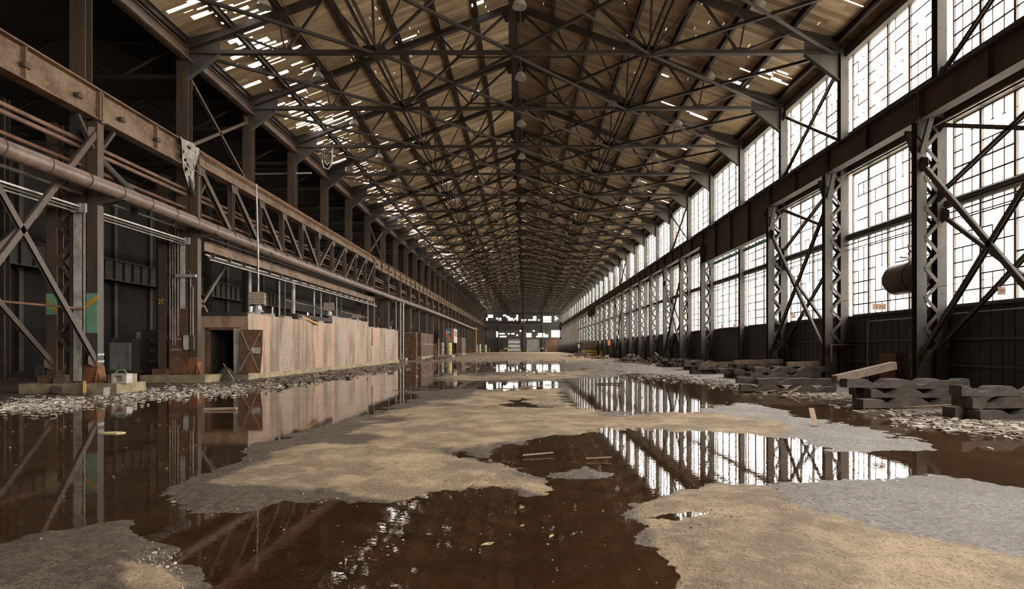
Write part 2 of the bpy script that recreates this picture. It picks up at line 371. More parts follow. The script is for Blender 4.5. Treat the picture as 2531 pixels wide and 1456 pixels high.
def ground_fields(X, Y):
    yy = np.maximum(Y, 2.0); px = VX + X * F / yy; py = (VY + CAMH * F / yy) * YS
    wob = fbm(X, Y, 0.9, 5, 3)
    px = px + wob * 60; py = py + fbm(X, Y, 0.7, 5, 11) * 20 * YS * np.clip(6 / yy, 0.15, 1)
    ld = np.full(X.shape, -1e9)
    for p_ in LANDS: ld = np.maximum(ld, sdf(px, py, p_))
    for p_ in POOLS: ld = np.minimum(ld, -sdf(px, py, p_))
    dr = np.full(X.shape, -1e9)
    for p_ in DRYS: dr = np.maximum(dr, sdf(px, py, p_))
    h = np.clip(ld / 110 + 0.06, -1, 1) + fbm(X, Y, 1.5, 6, 21, 0.62) * 0.75 + fbm(X, Y, 4.0, 5, 41, 0.8) * 0.75
    h = np.where((X < -12.7) | (X > 13.0), np.maximum(h, 0.4), h)
    d = 0.47 + np.clip(dr / 100, -0.6, 0.6) + fbm(X, Y, 0.9, 7, 61, 0.68) * 1.5
    return h, d
def floor_mesh():
    bands = [(-8.0, 7.6, 520, 2.2, 9.0, 230), (-16.4, 13.7, 560, 9.0, 22.0, 250), (-16.4, 13.7, 300, 22.0, 50.0, 270),
             (-16.4, 13.7, 150, 50.0, 120.0, 260), (-16.4, 13.7, 76, 120.0, Y_END + 0.4, 150),
             (-16.4, 14.3, 40, Y_BACK - 2, 2.2, 30), (-16.4, -8.0, 21, 2.2, 9.0, 18), (7.6, 14.3, 17, 2.2, 9.0, 18),
             (13.7, 14.3, 2, 9.0, Y_END + 0.4, 60), (-32.5, -16.4, 20, Y_BACK - 2, Y_END + 0.4, 120)]
    V, Fq, LD, DR = [], [], [], []; k = 0
    for x0, x1, nx, y0, y1, ny in bands:
        X, Y = np.meshgrid(np.linspace(x0, x1, nx + 1), np.linspace(y0, y1, ny + 1)); X = X.ravel(); Y = Y.ravel()
        h, d = ground_fields(X, Y); z = np.clip(h, -1.2, 1.5) * 0.035
        V.append(np.stack([X, Y, z], 1)); LD.append(h); DR.append(d)
        j, i = np.meshgrid(np.arange(ny), np.arange(nx), indexing='ij'); a = (j * (nx + 1) + i).ravel() + k
        Fq.append(np.stack([a, a + 1, a + nx + 2, a + nx + 1], 1)); k += len(X)
    V = np.concatenate(V); Fq = np.concatenate(Fq)
    me = bpy.data.meshes.new('floor'); me.vertices.add(len(V)); me.vertices.foreach_set('co', V.astype(np.float32).ravel())
    me.loops.add(Fq.size); me.loops.foreach_set('vertex_index', Fq.astype(np.int32).ravel())
    me.polygons.add(len(Fq)); me.polygons.foreach_set('loop_start', np.arange(0, Fq.size, 4, dtype=np.int32))
    try: me.polygons.foreach_set('loop_total', np.full(len(Fq), 4, dtype=np.int32))
    except Exception: pass
    me.update(calc_edges=True); me.validate()
    me.polygons.foreach_set('use_smooth', np.ones(len(me.polygons), bool))
    for nm_, arr in (('land', LD), ('dry', DR)):
        at = me.attributes.new(nm_, 'FLOAT', 'POINT'); at.data.foreach_set('value', np.concatenate(arr).astype(np.float32))
    me.materials.append(MATS['floor_concrete']); return me
fl = link('floor', floor_mesh()); tag(fl, 'dirty tan concrete hall floor, damp and dried in patches', None, None, 'structure')
wt = part('water', MB().add([(-16.3, -10, 0), (13.9, -10, 0), (13.9, Y_END, 0), (-16.3, Y_END, 0)], [(0, 1, 2, 3)]), 'water')
tag(wt, 'shallow brown rainwater pooled over the concrete floor, mirroring the hall', 'water', None, 'stuff')
og = part('ground_outside', MB().box(-300, 300, -120, 520, -0.6, -0.35), 'outside_ground'); tag(og, 'bare ground outside the hall', None, None, 'structure')

# ------------------------------------------------------------------ key lines of the hall
XR = -0.55                       # ridge
HS = 14.3                        # half span
PITCH = 0.375
ZC = 14.38                       # bottom chord
def ztop(x): return 14.52 + PITCH * (HS - abs(x - XR))
XLC, XRC = -14.85, 13.83         # roof columns
XGL, XGR = -14.30, 13.28         # crane girders

# ------------------------------------------------------------------ roof: planks and purlins
def roof_side(side, seed):
    rnd = random.Random(seed)
    nm_ = 'ceiling_left' if side < 0 else 'ceiling_right'
    root = sempty(nm_, 'left roof slope of brown boards with many gaps near the eave' if side < 0 else 'right roof slope of dark brown boards with few gaps', (0, 0, 0))
    rot = -math.atan(PITCH) * side; sl = math.sqrt(1 + PITCH ** 2)
    def nz(a, b_): return float(vnoise(np.array([a]), np.array([b_]), seed)[0])
    def missing(ax, y):                   # ax: distance from the ridge, y: along the hall
        x = XR + side * ax
        if side < 0:
            e = math.exp(-((ax - 12.3) / 1.15) ** 2)
            pr = 0.66 * e * (0.15 + 1.2 * nz(y / 1.7, ax / 1.0)) + 0.05 * math.exp(-((ax - 9.3) / 2.0) ** 2) * (nz(y / 3.0, ax / 2.0) > 0.62) + 0.0012
            if y > 60: pr *= 0.75; pr += 0.004
        else:
            pr = 0.0012 + (0.014 if y > 40 else 0) * (nz(y / 2.5, ax / 2.0) > 0.6) + 0.025 * math.exp(-((ax - 12.5) / 1.2) ** 2) * (nz(y / 2.5, ax / 1.5) > 0.5)
            if 8.6 < x < 11.4 and 37.4 < y < 37.75: return True
            if 7.9 < x < 8.5 and 34.2 < y < 34.5: return True
            if 11.6 < x < 13.2 and 29.8 < y < 31.1 and nz(y / .4, x) < 0.85: return True
        return rnd.random() < pr
    big, stuff = [], MB()
    total = HS + 0.45
    def piece(a0, a1, y, w, c, solid):
        n_ = 0.035; lift = 0.42 + rnd.uniform(-0.012, 0.012)
        am = (a0 + a1) / 2; zc = ztop(XR + side * am) + lift
        L = (a1 - a0) * sl; d = math.hypot(am, y - 0) + abs(y - 30) * 0.2
        if y > 24.5 and y < 35.5 and solid and L > 0.9: big.append((d, am, y, zc, L, w, c)); return
        cx = XR + side * am; dx = (a1 - a0) / 2; dz = -dx * PITCH
        vs = []
        for zz in (zc, zc + 0.05):
            for yy in (y - w / 2, y + w / 2):
                for sgn in (-1, 1): vs.append((cx + side * sgn * dx, yy, zz + sgn * dz))
        stuff.add(vs, BOXF, c)
    y = Y_BACK - 1; 
    while y < Y_END + 0.5:
        w = 0.29 if y < 90 else 0.58
        a = 0.0 if side < 0 else 0.02
        first = rnd.uniform(1.2, 4.6)
        while a < total - 0.05:
            a1 = min(total, a + first); first = rnd.uniform(2.6, 4.6)
            if total - a1 < 0.6: a1 = total
            c = min(1, max(0, rnd.gauss(0.45, 0.24)))
            s0 = a; cur = a; solid = True
            while cur < a1 - 1e-3:                    # rot holes eat stretches of a board
                nx_ = min(a1, cur + rnd.uniform(0.35, 1.3))
                if missing((cur + nx_) / 2, y):
                    solid = False
                    if cur - s0 > 0.03: piece(s0, cur, y, w, c, False)
                    if rnd.random() < 0.78:
                        k_ = rnd.uniform(.3, .8); piece(cur, nx_, y + w * (1 - k_) / 2 * rnd.choice((-1, 1)), w * k_, c, False)
                    s0 = nx_
                cur = nx_
            if a1 - s0 > 0.03: piece(s0, a1, y, w, c, solid)
            a = a1
        y += w
    big.sort(key=lambda q: q[0])
    cache = {}
    for k, (d, am, yy, zc, L, w, c) in enumerate(big):
        if k < 290:
            key = (round(L, 1), round(c * 6))
            if key not in cache:
                LL = round(L, 1); m_ = MB().box(-LL / 2, LL / 2, -w / 2, w / 2, 0, 0.05, a=round(c * 6) / 6); cache[key] = m_.mesh('roof_plank', 'roof_wood')
            o = link('roof_plank', cache[key], root, (XR + side * am, yy, zc)); o.rotation_euler = (0, math.atan(PITCH) * side, 0)
        else:
            cx = XR + side * am; dx = L / sl / 2; dz = -dx * PITCH; vs = []
            for zz in (zc, zc + 0.05):
                for y2 in (yy - w / 2, yy + w / 2):
                    for sgn in (-1, 1): vs.append((cx + side * sgn * dx, y2, zz + sgn * dz))
            stuff.add(vs, BOXF, c)
    o = part('roof_planking', stuff, 'roof_wood', root); o['kind'] = 'stuff'
    for k in range(0 if side < 0 else 1, 8):
        x = XR + side * min(2.043 * k, HS - 0.15); z = ztop(x) + 0.28
        m_ = MB().ibar((0, Y_BACK, 0), (0, Y_END, 0), 0.17, 0.30, (0, 0, 1), 0.03)
        part('purlin', m_, 'steel_truss', root, loc=(x, 0, z))
    return root
roof_side(-1, 5); roof_side(1, 9)

# ------------------------------------------------------------------ roof trusses
def seg(root, name, a, b_, w, h, mat='steel_truss', double=True):
    m_ = MB()
    if double:
        m_.bar(a, b_, w * 0.34, h, (0, 1, 0) if False else (0, 0, 1), 0, w * 0.33); m_.bar(a, b_, w * 0.34, h, (0, 0, 1), 0, -w * 0.33)
    else: m_.bar(a, b_, w, h)
    return part(name, m_, mat, root)
def make_truss():
    r = thing('roof_truss', '', 'truss', (XR, YI(0), ZC), 'steel roof trusses')
    zt = lambda x: ztop(XR + x) - ZC
    for s in (-1, 1):
        m_ = MB(); m_.bar((s * HS, 0, zt(HS)), (0, 0, zt(0)), 0.30, 0.26); part('top_chord', m_, 'steel_truss', r)
        m_ = MB(); m_.bar((s * HS, 0, 0), (s * 6.0, 0, 0), 0.24, 0.16); part('bottom_chord', m_, 'steel_truss', r)
        m_ = MB(); m_.bar((s * 6.0, 0, 0), (0, 0, 0), 0.20, 0.13); part('bottom_chord', m_, 'steel_truss', r)
        T = [2.043 * k for k in range(8)]
        for a, b_, w in ((6.0, 0, .12), (6.0, T[2], .06), (6.0, T[3], .08), (6.0, T[4], .09), (9.9, T[4], .09), (9.9, T[5], .06), (9.9, T[6], .08)):
            part('web_diagonal', MB().bar((s * a, 0, 0), (s * b_, 0, zt(b_)), w, w), 'steel_truss', r)
        q = Vector((s * 3.0, 0, zt(0) * 0.5))
        part('web_strut', MB().bar(q, (s * T[1], 0, zt(T[1])), .08, .08), 'steel_truss', r)
        part('web_strut', MB().bar(q, (s * T[2], 0, zt(T[2])), .08, .08), 'steel_truss', r)
        part('web_strut', MB().bar(q, (s * 0.1, 0, zt(0) * 0.5), .07, .07), 'steel_truss', r)
        g_ = MB().prism([(s * (6.0 - .62), -.1), (s * (6.0 - .45), .32), (s * (6.0 + .5), .3), (s * (6.0 + .62), -.1), (s * 6.0, -.2)], 'y', -.03, .03)
        part('gusset_plate', g_, 'steel_truss', r)
        g_ = MB().prism([(s * 9.5, -.08), (s * 9.6, .22), (s * 10.2, .22), (s * 10.3, -.08)], 'y', -.02, .02); part('gusset_plate', g_, 'steel_truss', r)
        k_ = MB(); xc = HS - 0.05
        k_.prism([(s * xc, .62), (s * (xc - 1.5), .98), (s * (xc - 1.5), -.1), (s * xc, -1.25)], 'y', -.02, .02)
        k_.bar((s * (xc - 1.5), 0, -.1), (s * xc, 0, -1.25), .22, .03)
        part('knee_plate', k_, 'steel_grey', r)
    part('king_post', MB().ibar((0, 0, 0), (0, 0, zt(0)), .30, .30, (0, 1, 0), .03), 'steel_truss', r)
    part('gusset_plate', MB().prism([(-.5, -.1), (-.35, .35), (.35, .35), (.5, -.1)], 'y', -.03, .03), 'steel_truss', r)
    part('gusset_plate', MB().prism([(-.7, zt(.7) - .1), (0, zt(0)), (.7, zt(.7) - .1), (.5, zt(0) - .85), (-.5, zt(0) - .85)], 'y', -.03, .03), 'steel_truss', r)
    return r
tr0 = make_truss()
for i in range(0, I_END):
    lab = 'steel roof truss spanning the hall, %s from the near end' % ORD[i] if i < 12 else 'far steel roof truss in the receding row'
    if i == 0: tr0['label'] = lab
    else: dup(tr0, (XR, YI(i), ZC), lab)

# long struts between the trusses and flat bracing in the plane of the bottom chords
for x, nm_ in ((XR - 6.0, 'left'), (XR + 6.0, 'right')):
    m_ = MB()
    for sx in (-.13, .13): m_.bar((sx, YI(-3), .12), (sx, Y_END, .12), .05, .20)
    tag(part('longitudinal_strut', m_, 'steel_truss', None, loc=(x, 0, ZC)), 'twin-angle strut running the length of the hall under the %s roof slope' % nm_, 'strut', None, 'thing')
mk = {}
def brace(p0, p1, label, group, w=.12, mat='steel_truss', name='lateral_brace', cat='brace', up=(0, 0, 1), h=None):
    p0 = Vector(p0); p1 = Vector(p1); d = p1 - p0
    key = (round(d.x, 2), round(d.y, 2), round(d.z, 2), w, h, mat)
    if key not in mk:
        m_ = MB(); m_.bar((0, 0, 0), d, w, h or w, up); mk[key] = m_.mesh(name, mat)
    o = link(name, mk[key], None, p0); tag(o, label, cat, group, 'thing'); return o
for i in range(-1, I_END - 1):
    y0, y1 = YI(i), YI(i + 1); z = ZC - .02
    near = i < 5
    which = ('from the %s truss bay of the hall' % ORD[i + 1]) if near else ''
    for s, side in ((-1, 'left'), (1, 'right')):
        c_, n_ = XR + s * (HS - .2), XR + s * 6.0
        f_ = (lambda what: ('%s in the %s truss bay, %s side' % (what, ORD[i + 1], side)) if near else 'thin flat brace between the far roof trusses')
        gr = 'flat bracing between the roof trusses'
        brace((c_, y0, z), (n_, y1, z), f_('long brace from column to strut'), gr)
        brace((n_, y0, z + .06), (XR, y1, z + .06), f_('brace from strut to ridge line'), gr)
        if i % 2 == 0 or s > 0:
            brace((XR, y0, z - .06), (n_, y1, z - .06), f_('crossing brace from ridge line to strut'), gr, .09)
        if s > 0: brace((n_, y0, z - .06), (c_, y1, z - .06), f_('crossing brace from strut to column'), gr, .09)
# upright bracing along the ridge between king posts
for i in range(0, 14):
    for k in (0, 1):
        a, b_ = (ZC + .2, ztop(XR) - .4)
        if k: a, b_ = b_, a
        brace((XR, YI(i), a), (XR, YI(i + 1), b_), 'upright ridge brace between the %s and next king posts, %s' % (ORD[i], ('rising', 'falling')[k]), 'ridge bracing', .09, name='ridge_brace')

# ------------------------------------------------------------------ high bay lamps
def make_lamp():
    r = thing('pendant_lamp', '', 'lamp', (0, 0, 0), 'bell lamps hanging from the roof')
    sh = MB().lathe([(.28, 0), (.275, .03), (.25, .12), (.2, .22), (.13, .30), (.09, .33), (.085, .325), (.125, .285), (.19, .21), (.24, .11), (.265, .025), (.28, 0)], 18)
    smooth(part('reflector', sh, 'lamp_shade', r))
    smooth(part('housing', MB().lathe([(.09, .32), (.1, .36), (.1, .52), (.06, .56), (.03, .57)], 12), 'steel_dark', r))
    smooth(part('bulb', MB().lathe([(.02, .30), (.06, .22), (.075, .15), (.05, .09), (.0, .07)], 10), 'paint_white', r))
    part('stem', MB().tube([(0, 0, .56), (0, 0, 1.17)], .015, 6), 'steel_dark', r)
    return r
lamp0 = make_lamp(); first = True
rows = ((-10.0, 'left'), (-0.2, 'ridge'), (8.95, 'right'))
for x, nm_ in rows:
    for k in range(0, 32):
        if k < 7: lab = 'bell-shaped pendant lamp in the %s row, %s from the near end' % (nm_, ORD[k])
        else: lab = 'tiny far bell lamp in the %s row under the roof' % nm_
        loc = (x, 23.0 + BAY * k, 14.55)
        if first: lamp0.location = loc; lamp0['label'] = lab; first = False
        else: dup(lamp0, loc, lab, skip=() if k < 10 else ('bulb',))
# ceiling purlins carry the lamps through long thin rods
for x, nm_ in ((-10.0, 'left'), (-.2, 'ridge'), (8.95, 'right')):
    tag(part('lamp_conduit', MB().tube([(x, YI(-3), 15.72), (x, Y_END, 15.72)], .022, 6), 'steel_dark'), 'thin conduit carrying the %s row of lamps along the roof' % nm_, 'conduit', None, 'thing')

# ------------------------------------------------------------------ right wall: sheet base, windows, columns, crane girders
XW = 14.20
def bays(i0=-7, i1=I_END): return range(i0, i1)
wall = MB()
wall.box(XW - .03, XW + .15, Y_BACK, Y_END, -.3, 2.85)
wall.box(XW - .05, XW + .15, Y_BACK, Y_END, 9.05, 10.9)
wall.box(XW - .02, XW + .15, Y_BACK, Y_END, 14.2, 14.95)
wr = struct('wall_right', wall, 'sheet_dark', 'dark sheet-metal wall under and between the tall right windows')
m_ = MB()
for k in range(int((YI(4) - YI(-3)) / .45)):          # standing ribs of the wall sheeting
    y = YI(-3) + .45 * k; m_.box(XW - .045, XW - .03, y, y + .05, 0, 2.8)
part('wall_ribs', m_, 'sheet_dark', wr)['kind'] = 'stuff'
for z in (.9, 1.75): part('girt', MB().box(XW - .14, XW - .03, YI(-4), Y_END, z, z + .07), 'steel_dark', wr)
part('sill_ledge', MB().box(XW - .16, XW - .02, YI(-4), Y_END, 2.80, 2.87), 'steel_grey', wr)
part('eave_beam', MB().box(XW - .28, XW - .04, YI(-4), Y_END, 14.12, 14.5), 'steel_grey', wr)
part('header_beam', MB().box(XW - .20, XW - .03, YI(-4), Y_END, 8.98, 9.35), 'steel_dark', wr)

def window_variant(z0, z1, rows, seed, pv, ph, keep=None):
    """one bay of steel sash: frame, mullions, muntin bars still in place and the panes that survived (local y 0..5.72)"""
    rnd = random.Random(seed); Ln = BAY - .38
    ml = [.55, 1.87, 3.19, 4.51]; cells = []
    edges = [0] + ml + [Ln]
    fr = MB(); fr.box(-.04, .04, 0, Ln, z0, z0 + .06); fr.box(-.04, .04, 0, Ln, z1 - .06, z1); fr.box(-.04, .04, 0, .05, z0, z1); fr.box(-.04, .04, Ln - .05, Ln, z0, z1)
    mull = [MB().box(-.045, .045, y - .042, y + .042, z0, z1) for y in ml]
    mu = MB(); rh = (z1 - z0) / rows; panes = []
    for k in range(5):
        a, b_ = edges[k], edges[k + 1]; nc = 1 if b_ - a < .7 else 3; cw = (b_ - a) / nc
        zone = keep and k in keep
        for r in range(rows + 1):
            for c in range(nc):
                zz = z0 + rh * r
                low = r <= rows * .45
                if 0 < r < rows and (rnd.random() < ph or (zone and low)): 
                    th = .026 if (zone and low) else .02
                    mu.box(-.012, .012, a + cw * c, a + cw * (c + 1), zz - th, zz + th)
                elif 0 < r < rows: mu.box(-.012, .012, a + cw * c - .06, a + cw * c + .07, zz - .015, zz + .015)
                if r < rows and c > 0:
                    if rnd.random() < pv or (zone and low): mu.box(-.012, .012, a + cw * c - .015, a + cw * c + .015, zz, zz + rh)
                if r < rows and rnd.random() < .028: panes.append((a + cw * c + .02, a + cw * (c + 1) - .02, zz + .02, zz + rh - .02))
    pm = [MB().box(-.006, .006, p_[0], p_[1], p_[2], p_[3]) for p_ in panes]
    return (fr.mesh('frame', 'steel_dark'), [q.mesh('mullion', 'steel_dark') for q in mull], mu.mesh('muntins', 'steel_dark'), [q.mesh('pane', 'dirty_glass') for q in pm], panes)
VAR = {}
for nm_, z0, z1, rows, pv, ph in (('top', 10.9, 14.2, 7, .10, .62), ('mid', 6.42, 8.98, 5, .5, .7), ('low', 2.88, 6.2, 7, .72, .75)):
    VAR[nm_] = [window_variant(z0, z1, rows, 31 * k + len(nm_) * 7 + rows, pv, ph, {0: (2, 3), 1: (1,), 2: (3, 4), 3: (2,)}[k] if nm_ != 'low' else {0: (3,), 1: (0, 4), 2: (1, 2), 3: (4,)}[k]) for k in range(4)]
wn = 0
greenp = MB()
for i in bays(-6):
    for tier in ('low', 'mid', 'top'):
        wn += 1
        fr, mu, mt, pn, pl = VAR[tier][(i * 7 + len(tier) * 3 + i // 3) % 4]
        root = link('window_%d' % wn, fr, None, (XW + .03, YI(i) + .19, 0)); root['kind'] = 'structure'
        root['label'] = 'broken steel-sash window, %s tier of the right wall' % {'low': 'lower', 'mid': 'middle', 'top': 'clerestory'}[tier]
        for q in mu: link('mullion', q, root)
        link('muntins', mt, root)['kind'] = 'stuff'
        if i < 9:
            for q in pn: link('pane', q, root)
        if i > 6:
            rnd = random.Random(wn); pm = MB()
            z0, z1, rows = {'low': (2.88, 6.2, 7), 'mid': (6.42, 8.98, 5), 'top': (10.9, 14.2, 7)}[tier]
            pr = .05 if i < 11 else (.38 if i < 22 else .2)
            for k in range(13):
                for r in range(rows):
                    if rnd.random() < pr: pm.box(-.006, .006, .44 * k, .44 * k + .42, z0 + (z1 - z0) / rows * r, z0 + (z1 - z0) / rows * (r + 1) - .02)
            if pm.v: part('panes', pm, 'dirty_glass', root)['kind'] = 'stuff'

def make_rcol(front=True, simple=False):
    r = thing('laced_column' if front else 'wall_column', '', 'column', (13.20, 0, 0), 'steel columns of the right wall')
    rx = XRC + .04 - 13.20
    part('roof_column' , MB().ibar((rx, 0, 0), (rx, 0, 14.5), .32, .30, (0, 1, 0), .03), 'steel_grey', r)
    if front:
        part('crane_column', MB().ibar((0, 0, 0), (0, 0, 9.05), .33, .28, (0, 1, 0), .03), 'steel_grey', r)
        z = 1.15; k = 0; lat = MB()
        while z < 8.7:
            a, b_ = ((.12, z), (rx - .12, z + .5)) if k % 2 == 0 else ((rx - .12, z), (.12, z + .5))
            m_ = lat if simple else MB()
            for yy in (-.15, .15): m_.bar((a[0], yy, a[1]), (b_[0], yy, b_[1]), .015, .115)
            if not simple: part('lacing_bar', m_, 'steel_grey', r)
            z += .5; k += 1
        if simple: part('lacing', lat, 'steel_grey', r)['kind'] = 'stuff'
        part('base_plate', MB().box(-.4, rx + .3, -.3, .3, 0, .12), 'steel_dark', r)
        bk = MB(); bk.prism([(-.17, 9.02), (.2, 9.02), (.2, 8.0), (-.17, 8.6)], 'y', -.17, -.14); bk.bar((-.02, -.16, 8.0), (-.02, -.62, 8.95), .16, .10); bk.bar((-.02, .16, 8.0), (-.02, .62, 8.95), .16, .10)
        part('bracket', bk, 'steel_grey', r)
    return r
rc_full, rc_simple, rc_wall = make_rcol(), make_rcol(True, True), make_rcol(False)
used = set()
def put(proto, loc, lab):
    if proto not in used: used.add(proto); proto.location = loc; proto['label'] = lab; return proto
    return dup(proto, loc, lab)
for i in range(-2, I_END):
    if i == 2: put(rc_wall, (13.20, YI(i), 0), 'plain green-stained wall column under the deep girder of the right wall'); continue
    proto = rc_full if i < 12 else rc_simple
    if i < 9: lab = 'laced steel column of the right wall, %s along the hall' % ORD[i + 2]
    else: lab = 'far laced steel column in the receding right row'
    put(proto, (13.20, YI(i), 0), lab)

def rgirder(deep, L, studs=False, side=1, mat='steel_dark'):
    r = thing('crane_girder', '', 'girder', (0, 0, 0), 'crane girders along the hall')
    z0 = 7.75 if deep else 9.1; z1 = 10.05
    part('web', MB().box(-.015, .015, .02, L - .02, z0, z1), mat, r)
    part('top_flange', MB().box(-.21, .21, .02, L - .02, z1, z1 + .04), mat, r)
    part('bottom_flange', MB().box(-.2, .2, .25, L - .25, z0 - .03, z0 + .01), 'steel_grey' if side > 0 else mat, r)
    part('crane_rail', MB().bar((0, 0, z1 + .10), (0, L, z1 + .10), .07, .12), 'rust', r)
    n = max(1, int(L / 3.0))
    for k in range(n + 1):
        y = min(max(.06, L * k / n), L - .06)
        part('stiffener', MB().box(-.16, .16, y - .03, y + .03, z0, z1), mat, r)
    if studs:
        for k in range(max(1, int(L / 2))):
            y = 1.0 + 2.03 * k
            st = MB(); st.box(.015, .22, y - .05, y + .05, z0 + .42, z0 + .50); st.box(.12, .22, y - .12, y + .12, z0 + .34, z0 + .46)
            part('clamp_stud', st, 'steel_dark', r)
    if deep:
        lc = MB()
        for k in range(int(L / .55)): lc.bar((.2, .3 + .55 * k, z0), (.75, .3 + .55 * (k + 1), z0), .08, .02)
        part('flange_lacing', lc, 'green_beam', r)
        part('edge_beam', MB().box(.72, .8, .2, L - .2, z0 - .1, z0 + .1), 'green_beam', r)
    return r
gr1, gr2 = rgirder(False, BAY), rgirder(True, 2 * BAY)
for i in range(-4, I_END):
    if i in (1, 14): dup(gr2, (XGR, YI(i), 0), 'deep crane girder over the wide opening of the right wall, %s of the two' % ('nearer' if i == 1 else 'farther')) if i == 14 else put(gr2, (XGR, YI(i), 0), 'deep crane girder over the wide opening of the right wall, nearer of the two'); continue
    if i in (2, 15): continue
    put(gr1, (XGR, YI(i), 0), ('dark plate crane girder on the right wall, %s bay in view' % ORD[i + 4]) if i < 9 else 'far dark crane girder bay on the right wall')
# walkway plate and wall beam behind the girder
tag(part('girder_walkway', MB().box(XGR + .1, XW - .25, YI(-4), Y_END, 9.98, 10.03), 'steel_dark'), 'steel walkway plate between right crane girder and windows', 'walkway', None, 'thing')
# pipes along the right wall at mid height
for k, (dx, z, r_) in enumerate(((-.22, 6.34, .045), (-.25, 6.26, .03), (-.22, 6.18, .035), (-.30, 6.10, .022), (-.26, 5.93, .025), (-.24, 5.72, .02))):
    tag(part('wall_pipe', MB().tube([(XW + dx, YI(-4), z), (XW + dx, YI(14), z)], r_, 7), 'steel_dark'), '%s pipe down from the top of the bundle across the right windows' % ORD[k], 'pipe', 'pipe bundle across the right windows', 'thing')
tag(part('wall_channel', MB().box(XW - .14, XW - .04, YI(-4), Y_END, 6.16, 6.44), 'steel_dark'), 'dark channel between the two tiers of lower right windows', 'beam', None, 'thing')
tag(part('header_pipe', MB().tube([(XGR + .3, YI(-4), 8.86), (XGR + .3, YI(6), 8.86)], .03, 7), 'conduit'), 'thin bright pipe under the right crane girder', 'pipe', None, 'thing')
tag(part('sill_conduit', MB().tube([(XW - .2, YI(-3), 2.62), (XW - .2, YI(-1) - .5, 2.62)], .02, 6), 'conduit'), 'bright conduit below the nearest right window sill', 'conduit', None, 'thing')
tag(part('sill_conduit', MB().tube([(XW - .2, YI(-1) + .4, 2.58), (XW - .2, 24.4, 2.58), (XW - .2, 24.5, 2.5), (XW - .2, 24.5, .1)], .025, 6), 'conduit'), 'thin conduit bending down the dark wall behind the tank', 'conduit', None, 'thing')
tag(part('wire', MB().tube([(13.5, YI(-3), 3.55), (13.5, YI(-1), 3.5), (13.5, YI(1), 3.48), (13.5, YI(4), 3.42)], .008, 4), 'steel_grey'), 'thin wire strung along the right columns', 'wire', None, 'thing')

# cross bracing between right columns
def xbrace(x, i, za, zb, side, where, mat='steel_grey', w=.15):
    for k in (0, 1):
        r = thing('cross_brace', 'steel brace %s, %s away' % (where, ('falling', 'rising')[k]), 'brace', (x, YI(i), 0), 'diagonal braces between the columns')
        p0, p1 = ((0, .15, zb), (0, BAY - .15, za)) if k == 0 else ((0, .15, za), (0, BAY - .15, zb))
        m_ = MB(); m_.bar(p0, p1, .02, w, (0, 0, 1), 0, .05); m_.bar(p0, p1, .10, .02, (0, 0, 1), w / 2); m_.bar(p0, p1, .02, w, (0, 0, 1), 0, -.05)
        part('bar', m_, mat, r)
        for p_ in (p0, p1):
            s_ = 1 if p_ is p0 else -1
            part('end_plate', MB().prism([(p_[1] - .12 * s_, p_[2] - .3), (p_[1] + .32 * s_, p_[2] - .12), (p_[1] + .32 * s_, p_[2] + .12), (p_[1] - .12 * s_, p_[2] + .3)], 'x', -.012, .012), mat, r)
for i, nm_ in ((-2, 'nearest the camera'), (0, 'beyond the second laced column'), (4, 'midway along the right wall'), (9, 'far along the right wall')):
    xbrace(13.20, i, 1.3, 7.6, 1, 'fronting right wall, ' + nm_)
    xbrace(XRC + .05, i, 1.6, 5.9, 1, 'behind right columns, ' + nm_, 'steel_grey', .12)
    xbrace(XRC - .05, i, 6.6, 8.9, 1, 'above right pipes, ' + nm_, 'steel_dark', .12) if i in (-2, 0) else None
    xbrace(XRC + .02, i, 10.6, 13.9, 1, 'across clerestory, ' + nm_, 'steel_dark', .12)

# tank behind a right column
tk = thing('air_tank', 'dark round steel tank mounted behind a laced right column', 'tank', (13.72, 21.0, 4.0))
smooth(part('shell', MB().lathe([(.0, -.62), (.34, -.6), (.36, -.5), (.52, -.48), (.56, -.40), (.57, 1.1), (.5, 1.25), (0, 1.32)], 24, axis='y'), 'steel_dark', tk), 30)
part('rim', MB().lathe([(.57, -.08), (.60, -.07), (.60, -.02), (.57, -.01)], 24, axis='y'), 'steel_grey', tk)
part('hose', MB().tube([(.1, .1, .58), (-.1, .05, .75), (-.3, .0, 1.0), (-.25, .1, 1.12), (.1, .2, 1.1)], .03, 7), 'steel_dark', tk)
part('mounting_bar', MB().bar((-.35, -.1, .78), (.5, .3, .80), .08, .08), 'steel_dark', tk)
part('mounting_bar', MB().bar((-.5, .1, .68), (.5, .5, .70), .06, .06), 'steel_dark', tk)
# hanging number signs
def sign(txt, x, y, z, w, h, label):
    r = thing('number_sign', label, 'sign', (x, y, z), 'number signs hung along the right windows')
    part('plate', MB().box(-w / 2, w / 2, -.01, .01, 0, h), 'sign_brown', r)
    if txt:
        cu = bpy.data.curves.new('numerals', 'FONT'); cu.body = txt; cu.size = h * .78; cu.align_x = 'CENTER'; cu.extrude = .003; cu.materials.append(MATS['sign_ink'])
        tmp = bpy.data.objects.new('numerals', cu); COL.objects.link(tmp); bpy.context.view_layer.update()
        me = bpy.data.meshes.new_from_object(tmp.evaluated_get(bpy.context.evaluated_depsgraph_get())); bpy.data.objects.remove(tmp)
        o = link('numerals', me, r, (0, -.013, h * .2)); o.rotation_euler = (math.radians(90), 0, 0)
    return r
def sgn(px, py, X, txt, wpx, hpx, label):
    d = X * F / (px - VX); z = CAMH + (VY - py) * d / F
    return sign(txt, X, d, z - hpx * d / F / 2, wpx * d / F, hpx * d / F, label)
sgn(2363, 732, 13.75, '98', 15, 20, 'small rusty sign reading 98 wired across the nearest right window')
sgn(2476, 719, 13.75, '99', 20, 20, 'small rusty sign reading 99 wired across the nearest right window')
